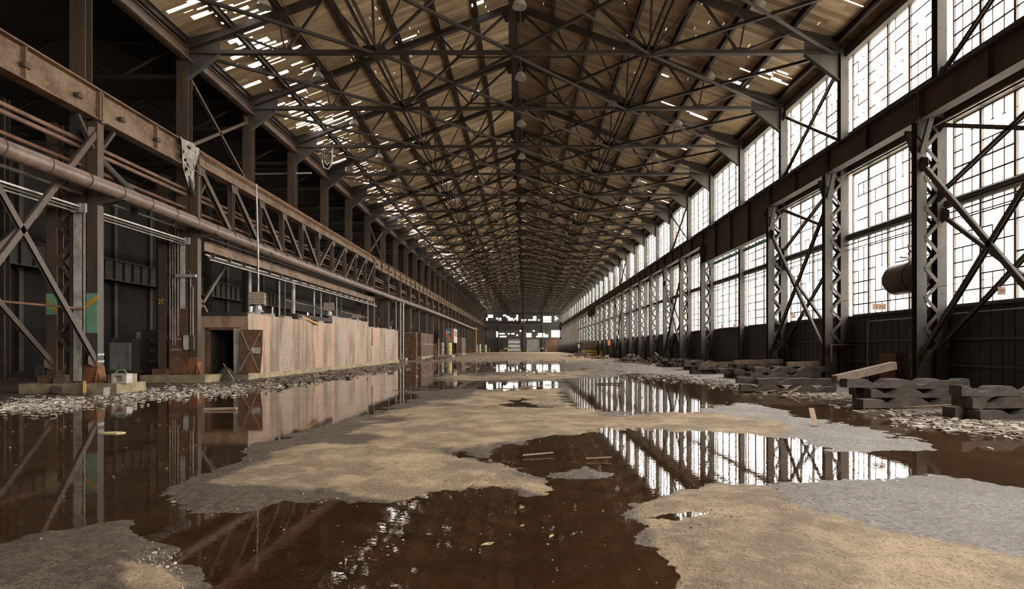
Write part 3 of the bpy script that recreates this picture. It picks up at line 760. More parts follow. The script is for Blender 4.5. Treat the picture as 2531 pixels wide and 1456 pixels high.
sgn(2173, 758, 13.9, '4 96', 32, 15, 'rusty sign ending in 96 on the sash left of the tank')
sgn(1962, 781, 13.9, '', 9, 12, 'small blank brown tag on the sash left of the crossed braces')
sgn(1990, 776, 13.2, '', 8, 15, 'small blank brown tag hung on the crossed braces')
sgn(1786, 806, 13.9, '', 6, 9, 'dark square tag at the foot of the sash under the deep girder')
sgn(1817, 805, 13.9, '', 9, 9, 'second dark square tag under the deep girder, nearer the column')
sgn(1505, 848, 13.0, '', 6, 12, 'orange placard on a distant right column').children[0].data = MB().box(-.19, .19, -.01, .01, 0, .76).mesh('plate', 'paint_orange')
sgn(1483, 846, 13.2, '', 4, 8, 'ochre placard on a far right column')
# fixtures on the dark wall
tag(part('red_board', MB().box(13.95, 14.12, 22.6, 23.6, .3, 1.3), 'rust'), 'dull red panel low on the dark wall behind the second stack', 'panel', None, 'thing')
for k, (y, w_) in enumerate(((22.2, .10), (21.5, .16))):
    tag(smooth(part('coiled_hose', MB().tube([(13.95, y, 1.35), (13.9, y + .05, 1.2), (13.92, y, .7), (13.95, y, .45)], w_ * .6, 8), 'sign_brown' if k else 'steel_grey')), '%s hose hung on the dark wall beside the red panel' % ('pale' if k else 'grey'), 'hose', None, 'thing')
bs = thing('wall_shelf', 'rusty bracket shelf on the foot of the second laced column', 'shelf', (13.3, YI(0) - .3, 1.62))
part('board', MB().box(-.2, .95, -.2, .1, 0, .04), 'rust', bs); part('bracket', MB().box(-.2, -.14, -.2, -.16, -.75, 0), 'rust_orange', bs)

# ------------------------------------------------------------------ left row: columns, crane girders, pipes
def make_lcol(full=True, simple=False):
    r = thing('crane_column', '', 'column', (XGL, 0, 0), 'steel columns of the left row')
    z0 = 0.35 if full else 9.9
    roof_x = XLC - XGL; ais = -1.42
    m_ = MB().ibar((roof_x, 0, z0), (roof_x, 0, 14.5), .52, .34, (1, 0, 0) if False else (0, 1, 0), .03)
    part('roof_column', m_, 'steel_brown', r)
    if full:
        part('front_column', MB().ibar((-.08, 0, .35), (-.08, 0, 9.05), .36, .30, (0, 1, 0), .03), 'steel_brown', r)
        part('front_cover', MB().box(.09, .105, -.15, .15, .35, 9.0), 'steel_brown', r)
        part('aisle_column', MB().ibar((ais, 0, .35), (ais, 0, 9.0), .36, .30, (0, 1, 0), .03), 'steel_brown', r)
        lat = MB(); z = 1.3; k = 0
        while z < 8.6:
            a, b_ = ((roof_x - .22, z), (ais + .15, z + .62)) if k % 2 == 0 else ((ais + .15, z), (roof_x - .22, z + .62))
            for yy in (-.14, .14): lat.bar((a[0], yy, a[1]), (b_[0], yy, b_[1]), .015, .1)
            z += .62; k += 1
        part('lacing', lat, 'steel_dark', r)['kind'] = 'stuff'
        fb = MB().prism([(-.42, .35), (.24, .35), (.12, .78), (.10, 1.1), (-.26, 1.1), (-.30, .78)], 'y', -.18, -.15)
        fb.prism([(-.3, .35), (.3, .35), (.16, .9), (-.16, .9)], 'x', .105, .12)
        if not simple:
            for rr in range(4):
                for cc in range(6 - rr): fb.lathe([(.02, -.2), (.012, -.215), (0, -.22)], 6, (-.34 + .1 * cc + .04 * rr, 0, .45 + .11 * rr), 'y')
        part('base_flare', fb, 'rust_orange', r)
        part('base_plate', MB().box(-.5, .35, -.35, .35, .33, .37), 'rust', r)
        part('base_plate', MB().box(ais - .35, ais + .3, -.3, .3, .33, .6), 'rust', r)
        br = MB()
        for sgn_ in (-1, 1): br.bar((-.05, sgn_ * .15, 8.1), (-.05, sgn_ * .85, 9.0), .14, .1)
        part('bracket', br, 'steel_grey', r)
        ps = MB().prism([(.1, 6.25), (.95, 6.42), (.95, 6.46), (.1, 6.46)], 'y', -.14, -.11); ps.prism([(.1, 6.25), (.95, 6.42), (.95, 6.46), (.1, 6.46)], 'y', .11, .14); ps.box(.1, .95, -.15, .15, 6.44, 6.47)
        part('pipe_bracket', ps, 'steel_brown', r)
    return r
lc_full, lc_simple, lc_top = make_lcol(), make_lcol(True, True), make_lcol(False)
lc_top['category'] = 'column'
lcols = {}
for i in range(-2, I_END):
    proto = lc_top if 0 < i < 5 else (lc_full if i < 9 else lc_simple)
    if proto is lc_top: lab = 'upper roof post standing on the left truss girder, %s from its near end' % ORD[i - 1]
    elif i < 11: lab = {-2: 'brown steel crane column just outside the view on the left', -1: 'brown steel column with a green painted band on the left', 0: 'rusty steel column beside the brick hut door'}.get(i, 'brown steel column of the left row, %s beyond the brick hut' % ORD[max(0, i - 5)])
    else: lab = 'far brown steel column in the receding left row'
    lcols[i] = put(proto, (XGL, YI(i), 0), lab)
    if not (0 < i < 5):
        if i < 8:
            pad = part('column_pad', MB().box(-2.0, 1.15 if i == -1 else .75, -.75, .75, -.1, .34), 'concrete_yellow', None, loc=(XGL, YI(i), 0))
            tag(pad, {-2: 'concrete pad under the left column outside the view', -1: 'broken yellowish concrete pad under the green-banded column', 0: 'concrete pad under the rusty column beside the hut'}.get(i, 'concrete pad under the %s left column beyond the hut' % ORD[max(0, i - 5)]), 'footing', None, 'thing')
c_ = lcols[-1]
part('green_band', MB().box(-.262, .102, -.157, -.152, 2.0, 3.32), 'paint_green', c_, 'flaking green paint band')
part('yellow_stripe', MB().prism([(-.262, 2.83), (.102, 3.1), (.102, 3.26), (-.262, 2.99)], 'y', -.16, -.157), 'paint_yellow', c_, 'slanting yellow stripe')
part('green_band', MB().box(-1.6, -1.24, -.157, -.152, 2.6, 3.3), 'paint_green', c_, 'faded green paint band')
part('yellow_stripe', MB().prism([(-1.6, 2.95), (-1.24, 2.65), (-1.24, 2.8), (-1.6, 3.1)], 'y', -.16, -.157), 'paint_yellow', c_)
for z in (1.02, 1.25): part('step_bar', MB().box(.106, .125, -.15, .15, z, z + .06), 'galvanised', c_)
part('pale_strip', MB().box(-.66, -.40, -.20, -.16, .4, 6.0), 'paint_white', c_, 'whitish strip painting light on the roof column flange')  # white strip paints the light on the roof column's flange
for x in (-.33, -.29): part('conduit', MB().tube([(x, -.18, 1.9), (x, -.18, 6.0)], .012, 6), 'conduit', c_)
c_ = lcols[0]
mk_ = MB(); mk_.bar((-1.58, -.16, 3.42), (-1.38, -.16, 3.62), .01, .06); mk_.bar((-1.58, -.16, 3.62), (-1.38, -.16, 3.42), .01, .06); part('painted_cross', mk_, 'paint_yellow', c_, 'yellow painted X')
for k, (x, za, zb) in enumerate(((-1.05, 1.9, 6.4), (-.93, 1.6, 6.2), (-.83, 1.6, 6.6), (-.70, 2.0, 6.6), (-.16, 2.0, 4.7), (-.05, 2.0, 4.1))):
    part('conduit', MB().tube([(x, -.22, za), (x, -.22, zb), (x - .25, -.1, zb + .3)], .018, 6), 'conduit', c_)
part('pale_strip', MB().box(-.62, -.42, -.20, -.16, 3.2, 6.1), 'paint_white', c_, 'whitish strip painting light on the roof column flange')
part('rust_cover', MB().box(-1.1, -.35, -.21, -.18, .4, 3.2), 'rust', c_)
sb = part('switch_box', MB().box(-.42, -.2, -.32, -.2, 1.42, 2.05), 'paint_white', c_, 'pale switch box'); part('switch_box', MB().box(-.16, .02, -.32, -.2, 1.42, 2.05), 'steel_dark', c_)
part('cross_arm', MB().box(-.8, .1, -.3, -.2, 4.55, 4.68), 'galvanised', c_)
for z in (1.4, 1.86): part('strap', MB().box(-1.0, -.55, -.24, -.22, z, z + .05), 'galvanised', c_)

gl1 = rgirder(False, BAY, True, -1, 'girder_rust')
for i in range(-3, I_END):
    if 0 <= i < 5: continue
    put(gl1, (XGL, YI(i), 0), ('rusty tan plate crane girder with clamp studs above the left columns, %s bay' % ORD[i + 3]) if i < 0 else (('rusty crane girder bay beyond the left truss girder, %s along' % ORD[i - 5]) if i < 12 else 'far rusty crane girder bay on the left'))
# truss girder above the brick hut
tg = thing('truss_girder', 'long rusty lattice truss girder carrying the crane rail above the brick hut', 'girder', (XGL, YI(0), 0))
Lg = 5 * BAY
part('top_chord', MB().ibar((0, 0, 9.72), (0, Lg, 9.72), .42, .62, (0, 0, 1), .05), 'girder_rust', tg)
part('bottom_chord', MB().ibar((0, 0, 6.95), (0, Lg, 6.95), .4, .4, (0, 0, 1), .04), 'steel_brown', tg)
part('crane_rail', MB().bar((0, 0, 10.14), (0, Lg, 10.14), .07, .12), 'rust', tg)
part('cable_strip', MB().bar((.24, 0, 9.9), (.24, Lg, 9.9), .04, .05), 'rust_orange', tg)
for k in range(11):
    y = Lg * k / 10
    part('post', MB().ibar((0, y, 7.1), (0, y, 9.45), .26, .22, (0, 1, 0), .03), 'steel_brown', tg)
    if k < 10:
        y1 = Lg * (k + 1) / 10
        a, b_ = ((0, y + .1, 9.42), (0, y1 - .1, 7.1)) if k < 5 else ((0, y1 - .1, 9.42), (0, y + .1, 7.1))
        m_ = MB(); m_.bar(a, b_, .03, .24 if k < 5 else .16, (0, 0, 1), 0, .09); m_.bar(a, b_, .03, .24 if k < 5 else .16, (0, 0, 1), 0, -.09); m_.bar(a, b_, .18, .02)
        part('diagonal', m_, 'steel_brown', tg)
        part('gusset_plate', MB().prism([(y - .25, 9.45), (y + .5, 9.45), (y + .3, 9.05), (y - .15, 9.05)], 'x', .12, .135), 'steel_brown', tg)
# deep beam with cable rack under it
ub = thing('cable_beam', 'long beam with cable racks under the left truss girder', 'beam', (XGL, YI(0), 0))
part('beam', MB().ibar((.15, .3, 5.98), (.15, Lg - .6, 5.98), .2, .42, (0, 0, 1), .03), 'girder_rust', ub)
for k, z in enumerate((5.62, 5.52, 5.40)): part('cable_run', MB().bar((.2 + .1 * k, .3, z), (.2 + .1 * k, Lg - .2, z), .05, .045), 'conduit' if k != 1 else 'steel_brown', ub)
for k in range(20):
    part('hanger', MB().box(.05, .35, .8 + 1.5 * k, .84 + 1.5 * k, 5.36, 5.78), 'steel_brown', ub)

# the big pipe
PX, PZ = -13.62, 6.72
pp = thing('main_pipe', 'large brown steam pipe running along the left columns', 'pipe', (PX, 0, 0))
PEND = 168.0
smooth(part('pipe', MB().tube([(0, YI(-3), PZ)] + [(0, YI(-3) + (PEND - YI(-3)) * k / 12, PZ - .18 * math.sin(k * .7) * (k > 1) * .6) for k in range(1, 13)], .235, 16), 'pipe_brown', pp), 60)
for k in range(46):
    y = YI(-2) + 1.55 + 1.53 * k
    part('pipe_band', MB().lathe([(.238, 0), (.255, .0), (.255, .03), (.238, .03)], 16, (0, y, PZ), 'y'), 'steel_dark', pp)
vp = thing('drop_pipe', 'bright yellow pipe dropping from the far end of the big pipe', 'pipe', (PX, PEND, 0))
smooth(part('pipe', MB().tube([(0, 0, 0), (0, 0, 7.4)], .14, 10), 'paint_yellow', vp)); part('cross_pipe', MB().tube([(-.4, 0, 6.6), (.7, 0, 6.9)], .12, 8), 'paint_yellow', vp)
for k, x in enumerate((0, .32)):
    tag(smooth(part('drain_pipe', MB().tube([(PX - .05 + x, 66, .3), (PX - .05 + x, 66, 6.5)], .085, 8), 'paint_white')), ('left' if k == 0 else 'right') + ' one of two pale rust-streaked pipes rising past the far end of the hut', 'pipe', None, 'thing')
# smaller pipes behind the columns
def run(name, x, z, y0, y1, r_, mat, label):
    tag(smooth(part(name, MB().tube([(x, y0, z), (x, y1, z)], r_, 8), mat)), label, 'pipe', 'pipes along the left columns', 'thing')
run('service_pipe', -14.72, 8.38, YI(-3), YI(14), .07, 'pipe_red', 'upper of the twin brown pipes behind the left columns')
run('service_pipe', -14.72, 8.16, YI(-3), YI(14), .075, 'pipe_red', 'lower of the twin brown pipes behind the left columns')
run('service_pipe', -14.75, 7.58, YI(-3), YI(14), .06, 'rust', 'reddish pipe running under the twin pipes on the left')
run('service_pipe', -14.70, 6.62, YI(-3), YI(9), .06, 'conduit', 'pale pipe running just behind the big brown pipe')
run('service_pipe', -14.9, 7.2, YI(-3), YI(9), .04, 'steel_brown', 'thin dark pipe between the reddish and pale pipes on the left')
run('guard_pipe', -14.62, 2.80, YI(-3), YI(-1), .035, 'rust', 'thin rusty rail pipe crossing low before the left columns')
for i in (-2, -1):
    br_ = thing('bus_bar_rack', 'rack of parallel bus bars reaching the %s' % ('green-banded column' if i == -2 else 'rusty column beside the hut'), 'rack', (-14.72, YI(i), 6.0), 'bus bar racks between left columns')
    for k in range(5): part('bus_bar', MB().bar((.06 * k - .1, .2, .045 * ((k * 2) % 5)), (.06 * k - .1, BAY - .1, .045 * ((k * 2) % 5)), .035, .05), 'conduit' if k % 2 == 0 else 'steel_brown', br_)
    for y in (.4, BAY - .35):
        part('insulator', MB().lathe([(.05, -.15), (.1, -.12), (.06, -.08), (.11, -.02), (.06, .03), (.1, .1), (.05, .16)], 10, (.1, y, .1)), 'galvanised', br_); part('yoke', MB().box(-.2, .3, y - .04, y + .04, -.05, .25), 'galvanised', br_)
el = thing('elbow_pipe', 'grey elbow pipe bending down behind the green-banded column', 'pipe', (-14.6, 21.2, 7.2))
smooth(part('pipe', MB().tube([(0, -.8, .9), (0, .5, .35), (.02, 1.1, .1), (.02, 1.25, -.1), (.02, 1.25, -.7)], .11, 10), 'steel_grey', el), 60)
xbrace(XGL + .02, -2, 1.1, 8.6, -1, 'between nearest left columns, front plane', 'steel_brown', .17)
xbrace(XGL - 1.42, -2, 1.0, 6.4, -1, 'between nearest left columns, aisle plane', 'steel_brown', .16)
for i, nm_ in ((0, 'first'), (5, 'sixth')):
    xbrace(XLC, i, 10.3, 13.6, -1, 'high between left roof posts, %s bay' % nm_, 'steel_brown', .13)
xbrace(XGL - 1.42, 0, .9, 6.4, -1, 'seen over the hut roof behind the left row', 'steel_brown', .14)

# gutter beam under the left eave
gb = thing('gutter_beam', 'riveted gutter beam under the left eave between roof posts', 'beam', (XLC, 0, 0))
part('beam', MB().ibar((.15, YI(-3), 14.25), (.15, Y_END, 14.25), .24, .6, (0, 0, 1), .04), 'steel_brown', gb)
part('ledge', MB().box(.25, .42, YI(-3), Y_END, 13.93, 13.97), 'girder_rust', gb)
part('eave_light_seal', MB().box(-.1, -.02, Y_BACK, Y_END, 14.2, 15.2), 'black_dirt_and_shade', gb)  # added board that closes a light leak at the eave

# torn sheet over the girder and hanging cables
def rag(name, label, x, y, z, w, hgt, seed, mat='cloth'):
    rnd = random.Random(seed); m_ = MB(); nx, nz = 9, 14; vs = []
    for r in range(nz + 1):
        for c in range(nx + 1):
            u = c / nx; v = r / nz; ww = w * (1 - .65 * v)
            vs.append((x + .06 * math.sin(u * 9 + seed) + .05 * math.sin(v * 7), y + (u - .5) * ww + .08 * math.sin(v * 5 + seed), z - hgt * v * (1 - .25 * abs(math.sin(u * 6 + seed)))))
    fs = [(r * (nx + 1) + c, r * (nx + 1) + c + 1, (r + 1) * (nx + 1) + c + 1, (r + 1) * (nx + 1) + c) for r in range(nz) for c in range(nx) if rnd.random() > .06 + .2 * r / nz]
    m_.add(vs, fs); o = smooth(part(name, m_, mat), 80); md = o.modifiers.new('thickness', 'SOLIDIFY'); md.thickness = .015
    tag(o, label, 'cloth', None, 'thing'); return o
rag('torn_sheet', 'torn pale sheet hanging over the end of the left plate girder', XGL + .26, YI(0) - 1.0, 10.12, 1.5, 2.0, 3)
def cable(label, pts, r_=.025, mat='galvanised', n=None):
    tag(smooth(part('hanging_cable', MB().tube(pts, r_, 6), mat), 80), label, 'cable', 'cables hanging along the left row', 'thing')
cable('pale loop of cable hanging below the left eave above the hut', [Vector(PT(798, 361, 38.4)) + Vector((0, 0, 0)), PT(795, 395, 38.4), PT(800, 415, 38.4), PT(812, 418, 38.4), PT(820, 405, 38.4), PT(822, 361, 38.4)], .05)
cable('second pale cable loop hanging below the left eave', [PT(803, 361, 38.4), PT(801, 398, 38.4), PT(808, 408, 38.4), PT(817, 400, 38.4), PT(816, 361, 38.4)], .05)
cable('long drop rod passing before the truss girder to the hut roof', [PT(634, 455, 29.4), PT(636, 560, 29.4), PT(638, 640, 29.45), PT(638, 724, 29.5)], .045, 'conduit')
cable('cable drooping from the truss girder beyond the hut', [PT(660, 608, 31.3), PT(672, 628, 31.8), PT(690, 622, 33.2)], .02, 'steel_dark')
cable('bright pipe lying across the left eave bay', [PT(622, 430, 38.4), PT(770, 428, 38.4)], .06, 'galvanised')

# ------------------------------------------------------------------ left aisle
XA = -32.0
wl = sempty('wall_left', 'dim far wall of the left aisle with bright slits')
m_ = MB(); slit = []
y = Y_BACK
ys = [70 + 6.1 * k for k in range(24)]
prev = Y_BACK
for k, yy in enumerate(ys):
    wdt = .5 if k % 3 else .95
    m_.box(XA - .2, XA, prev, yy, -.3, 16); m_.box(XA - .2, XA, yy, yy + wdt, -.3, 2.0); m_.box(XA - .2, XA, yy, yy + wdt, 8.2, 16); prev = yy + wdt
m_.box(XA - .2, XA, prev, Y_END, -.3, 16)
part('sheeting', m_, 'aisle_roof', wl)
for k in range(14): part('panel_post', MB().box(XA, XA + .25, YI(-1) + 4.4 * k, YI(-1) + 4.4 * k + .35, 0, 14), 'steel_dark', wl)
gx = thing('aisle_girder', 'dim ribbed crane girder along the far wall of the left aisle', 'girder', (XA + 1.2, YI(-2), .9))
part('web', MB().box(0, .06, 0, 160, 5.7, 7.1), 'sheet_grey', gx); part('flange', MB().box(-.1, .3, 0, 160, 7.1, 7.2), 'sheet_grey', gx); part('flange', MB().box(-.1, .3, 0, 160, 5.62, 5.7), 'sheet_grey', gx)
for k in range(60): part('rib', MB().box(.06, .22, .4 + 1.05 * k, .48 + 1.05 * k, 5.7, 7.1), 'steel_dark', gx)
part('walk_rail', MB().bar((.3, 0, 7.9), (.3, 160, 7.9), .05, .05), 'steel_grey', gx)
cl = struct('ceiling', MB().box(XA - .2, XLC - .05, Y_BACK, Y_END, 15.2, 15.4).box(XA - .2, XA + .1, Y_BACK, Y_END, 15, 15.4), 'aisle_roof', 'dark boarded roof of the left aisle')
for i in range(-1, 14):
    b_ = thing('aisle_truss', ('dark roof beam over the left aisle, %s from the camera' % ORD[i + 1]), 'truss', (0, YI(i), 0), 'roof beams over the left aisle')
    part('lower_chord', MB().bar((XA, 0, 13.3), (XLC, 0, 13.3), .16, .16), 'steel_truss', b_); part('upper_chord', MB().bar((XA, 0, 14.9), (XLC, 0, 14.9), .2, .2), 'steel_truss', b_)
    for k in range(6):
        x0 = XA + (XLC - XA) * k / 6; x1 = XA + (XLC - XA) * (k + 1) / 6
        part('web_bar', MB().bar((x0, 0, 13.3 if k % 2 else 14.9), (x1, 0, 14.9 if k % 2 else 13.3), .09, .09), 'steel_truss', b_)
for k in range(9):
    for x in (-19.5,):
        dup(lamp0, (x, YI(k), 12.15), 'pendant lamp in the dark left aisle, %s from the camera' % ORD[k], 'lamps in the left aisle')
for k in range(5):
    px = YI(k) ; put2 = thing('aisle_column', 'dim column deep in the left aisle, %s from the camera' % ORD[k], 'column', (-24.5, YI(k) + 2, 0), 'columns deep in the left aisle')
    part('shaft', MB().ibar((0, 0, 0), (0, 0, 13.2), .4, .35, (0, 1, 0), .03), 'steel_dark', put2); part('base_plate', MB().box(-.35, .35, -.3, .3, 0, .06), 'rust', put2)

# ------------------------------------------------------------------ brick hut
hut = thing('brick_hut', 'long low painted brick hut with an open doorway on the left', 'building', (-12.9, 28.0, 0))
HX0, HX1, HD = -2.3, 0.0, 33.4        # local: front from -2.3 to 0 in x, 33.4 m deep
dx0, dx1, dz0, dz1 = -1.97, -.62, .28, 2.4
m_ = MB()
m_.box(HX0, dx0, 0, .25, .25, 3.12); m_.box(dx1, HX1, 0, .25, .25, 3.12); m_.box(dx0, dx1, 0, .25, dz1, 3.12)
part('front_wall', m_, 'brickwork', hut)
m_ = MB(); m_.box(-.25, 0, .25, 12.2, .25, 3.12); m_.box(-.25, 0, 12.2, 21.3, .25, 3.60); m_.box(-.25, 0, 21.3, HD, .25, 3.25)
part('side_wall', m_, 'brickwork', hut)
m_ = MB(); m_.box(HX0, HX0 + .25, .25, HD, .25, 3.1); m_.box(HX0, 0, HD - .25, HD, .25, 3.2); part('rear_wall', m_, 'brickwork', hut)
part('roof_slab', MB().box(HX0, -.25, .1, HD, 2.95, 3.1), 'concrete', hut)
part('plinth', MB().box(HX0 - .3, .06, -.08, HD + .05, -.05, .27), 'concrete_yellow', hut)
rnd = random.Random(4)
cop = MB(); y = .2
while y < 11.5:
    l = rnd.uniform(.4, 1.3)
    if rnd.random() < .72: cop.box(-.3 + rnd.uniform(0, .06), .04, y, y + l, 3.12, 3.12 + rnd.uniform(.03, .14))
    y += l
y = 12.4
while y < 21:
    l = rnd.uniform(.4, 1.2)
    if rnd.random() < .6: cop.box(-.27, .02, y, y + l, 3.6, 3.6 + rnd.uniform(.03, .1))
    y += l
y = 21.3
while y < HD:
    l = rnd.uniform(.2, .6)
    if rnd.random() < .6: cop.box(-.25, .0, y, y + l, 3.25, 3.25 + rnd.uniform(.03, .09))
    y += l
part('coping', cop, 'concrete', hut)
part('front_coping', MB().box(HX0 - .05, -.02, -.06, .25, 3.0, 3.16), 'black_dirt_and_shade', hut)
part('roof_curb', MB().box(-.6, .03, 6.0, 12.2, 3.2, 3.45), 'black_dirt_and_shade', hut)
part('loose_board', MB().bar((-.1, 6.2, 3.42), (.12, 9.0, 2.95), .18, .10), 'wood_orange', hut)
part('doorway_shade_wall', MB().box(HX0 + .25, -.25, 1.6, 1.7, .25, 2.95), 'black_dirt_and_shade', hut)  # dark partition added to paint the shade behind the doorway
part('doorway_shade_lining', MB().box(HX0 + .25, HX0 + .27, .25, 1.6, .25, 2.95).box(-.27, -.25, .25, 1.6, .25, 2.95).box(HX0 + .25, -.25, .25, 1.6, .27, .29).box(HX0 + .25, -.25, .25, 1.6, 2.9, 2.95), 'black_dirt_and_shade', hut)  # dark sheets that carry the painted doorway shade round the sides
part('lintel', MB().box(dx0 - .1, dx1 + .3, -.02, .2, dz1, dz1 + .06), 'rust', hut)
fr = MB(); fr.box(dx0, dx0 + .09, -.03, .28, dz0, dz1); fr.box(dx1 - .07, dx1, -.03, .28, dz0, dz1); fr.box(dx0, dx1, -.03, .28, dz1 - .07, dz1)
part('door_frame', fr, 'rust', hut)
part('bent_jamb', MB().prism([(dx1, .3), (dx1 + .22, .34), (dx1 + .34, dz1), (dx1 - .02, dz1)], 'y', -.10, -.05), 'paint_white', hut, 'bent pale door jamb')
part('wall_post', MB().box(-.05, .03, 22.6, 22.9, 1.7, 2.6), 'rust', hut)
part('wall_rift', MB().box(-.02, .012, 22.6, 22.8, 2.62, 3.2), 'black_dirt_and_shade', hut)
dr = part('door', MB().prism([(-.28, .35), (.68, .33), (.78, 1.3), (.80, 2.33), (-.22, 2.36)], 'y', -.30, -.25), 'rust', hut, 'rusty open door leaf')
b_ = MB(); b_.bar((-.2, -.31, 2.3), (.62, -.31, .45), .02, .05); b_.bar((-.25, -.31, .45), (.72, -.31, 2.25), .02, .05); part('cross_bar', b_, 'wood_pale', dr)
part('notice', MB().prism([(.30, 1.48), (.30, 1.34), (.36, 1.24), (.70, 1.24), (.72, 1.52), (.34, 1.52)], 'y', -.325, -.31), 'paint_white', dr, 'white notice plate')
part('step', MB().box(-2.35, -.6, -.9, -.06, -.05, .22), 'concrete_yellow', hut)
# ventilators on the hut roof
def vent(px, pyb, pyt, wpx, d, label, tilt=0.0):
    x, _, z0 = PT(px, pyb, d); h_ = (pyb - pyt) * d / F; w_ = wpx * d / F
    r = thing('roof_ventilator', label, 'ventilator', (x, d, z0), 'ventilators on the hut roof', .25)
    part('base', MB().lathe([(w_ * .42, 0), (w_ * .30, h_ * .15), (w_ * .26, h_ * .38)], 10), 'galvanised', r)
    part('collar', MB().box(-w_ * .6, w_ * .62, -w_ * .1, w_ * .1, h_ * .3, h_ * .36), 'rust', r)
    for k in range(5):
        zz = h_ * (.38 + .124 * k); part('louvre', MB().prism([(-w_ / 2, -w_ / 2), (w_ / 2, -w_ / 2), (w_ / 2, w_ / 2), (-w_ / 2, w_ / 2)], 'z', zz, zz + h_ * .10), 'wood_pale' if k % 2 else 'concrete', r)
    part('core', MB().box(-w_ * .44, w_ * .44, -w_ * .44, w_ * .44, h_ * .38, h_), 'rust', r)
vent(637, 772, 723, 34, 29.5, 'square louvred ventilator at the near end of the hut roof')
vent(813, 781, 748, 24, 40.8, 'square louvred ventilator midway along the hut roof')
vent(881, 794, 777, 22, 46.5, 'low square ventilator near the far end of the hut roof')
# white bars painting the light slits seen over the hut roof
for k, (px, py0, py1, d, w_) in enumerate(((617, 665, 768, 34, .10), (690, 690, 775, 36, .06), (725, 690, 777, 38, .12), (776, 708, 780, 42, .07), (793, 712, 782, 43, .06), (803, 716, 785, 44, .05), (832, 725, 785, 46, .05), (862, 733, 790, 50, .06), (909, 747, 805, 54, .06), (947, 748, 812, 60, .06), (979, 750, 815, 64, .05))):
    if k % 2 and k > 4: continue
    x, _, zt_ = PT(px, py0, d)
    tag(part('light_slit_bar', MB().tube([(x, d, 2.9), (x, d, zt_ + .3)], w_, 8), 'paint_white'), 'thin white bar for a light slit behind the hut roof, %s from the near end' % ORD[k], 'post', 'white bars for light slits behind the hut', 'thing')
for k, (x, y, z0, z1, w_, mat) in enumerate(((-14.0, 37.0, 2.9, 5.4, .15, 'steel_brown'), (-14.1, 48.0, 2.9, 5.4, .15, 'steel_brown'))):
    tag(part('rack_frame', MB().bar((x, y - 2, 4.3), (x, y + 6, 4.2), .06, .06).bar((x, y - 2, 2.9), (x, y - 2, 5.6), .08, .08).bar((x, y + 6, 2.9), (x, y + 6, 5.6), .08, .08), mat), 'light rack frame standing on the hut roof, %s one' % ('nearer', 'farther')[k], 'rack', None, 'thing')

# ------------------------------------------------------------------ rusty corrugated shed, crane cab, cylinders
sh = thing('rusty_shed', 'rust-brown corrugated shed on a concrete base past the hut', 'shed', (-12.8, 74, 0))
part('base', MB().box(-1.05, .05, -.05, 9.8, 0, .45), 'concrete_yellow', sh)
co = MB()
for k in range(48):
    y = .0 + 9.7 * k / 48; co.box(-.05, .0 + .03 * (k % 2), y, y + 9.7 / 48, .45, 3.3)
part('side_sheeting', co, 'sheet_rust', sh)
co = MB()
for k in range(6): co.box(-1.0 + .165 * k, -1.0 + .165 * (k + 1), -.03 * (k % 2), .05, .45, 3.35)
part('end_sheeting', co, 'rust', sh); part('rail', MB().box(0, .07, 0, 9.7, 1.95, 2.02), 'wood_pale', sh); part('roof_sheet', MB().box(-1.05, .03, -.03, 9.75, 3.3, 3.36), 'rust', sh)
part('corner_post', MB().box(-.06, .05, -.08, .04, 0, 3.4), 'rust', sh); part('rear_sheeting', MB().box(-1.05, -1.0, 0, 9.7, .45, 3.3), 'rust', sh)
s2 = thing('rusty_locker', 'dark rusty cabinet beside the left column before the corrugated shed', 'cabinet', (-13.9, 73, 0))
part('body', MB().box(-.7, .7, 0, .8, .1, 3.3), 'rust', s2); part('door_edge', MB().box(-.02, .03, -.03, 0, .2, 3.2), 'pipe_red', s2); part('cap', MB().box(-.75, .75, -.05, .85, 3.3, 3.38), 'wood_pale', s2)
s3 = thing('rusty_shed', 'second smaller rust-brown shed farther down the left row', 'shed', (-12.8, 122, 0))
co = MB()
for k in range(20): co.box(-.05, .03 * (k % 2), .4 * k, .4 * k + .4, .5, 3.6)
part('side_sheeting', co, 'sheet_rust', s3); part('end_sheeting', MB().box(-1.2, 0, -.05, 0, .5, 3.6), 'sheet_rust', s3); part('base', MB().box(-1.25, .08, -.1, 8, 0, .5), 'concrete', s3)
cb_ = thing('crane_cab', 'orange and blue peeling crane cab raised on legs', 'cab', (-12.5, 95, 0))
part('front_panel', MB().box(0, 1.3, 0, .06, 2.35, 4.5), 'paint_orange', cb_)
bl = MB()
for a in ((.0, .92, 4.2, 4.5), (.62, 1.0, 3.1, 4.3), (.3, .75, 3.45, 3.75), (.0, .25, 2.35, 3.2), (.25, 1.15, 2.35, 2.55), (.85, 1.1, 2.5, 3.2), (.15, .5, 2.95, 3.1)): bl.box(a[0], a[1], -.012, 0, a[2], a[3])
part('blue_paint', bl, 'paint_blue', cb_, 'blue peeling paint'); part('placard', MB().box(.05, .62, -.03, -.012, 3.75, 4.12), 'paint_white', cb_)
part('side_panel', MB().box(1.24, 1.3, .06, 4.6, 2.3, 4.5), 'paint_white', cb_, 'off-white side'); part('roof', MB().box(-.05, 1.35, -.05, 4.65, 4.5, 4.58), 'paint_blue', cb_); part('floor_plate', MB().box(-.05, 1.35, -.05, 4.65, 2.25, 2.35), 'rust', cb_)
for y in (.9, 2.6): part('window_slot', MB().box(1.29, 1.31, y, y + .9, 3.3, 4.2), 'black_dirt_and_shade', cb_)
part('back_panel', MB().box(0, .06, .06, 4.6, 2.35, 4.5), 'rust', cb_); part('rear_panel', MB().box(0, 1.3, 4.55, 4.6, 2.35, 4.5), 'rust', cb_)
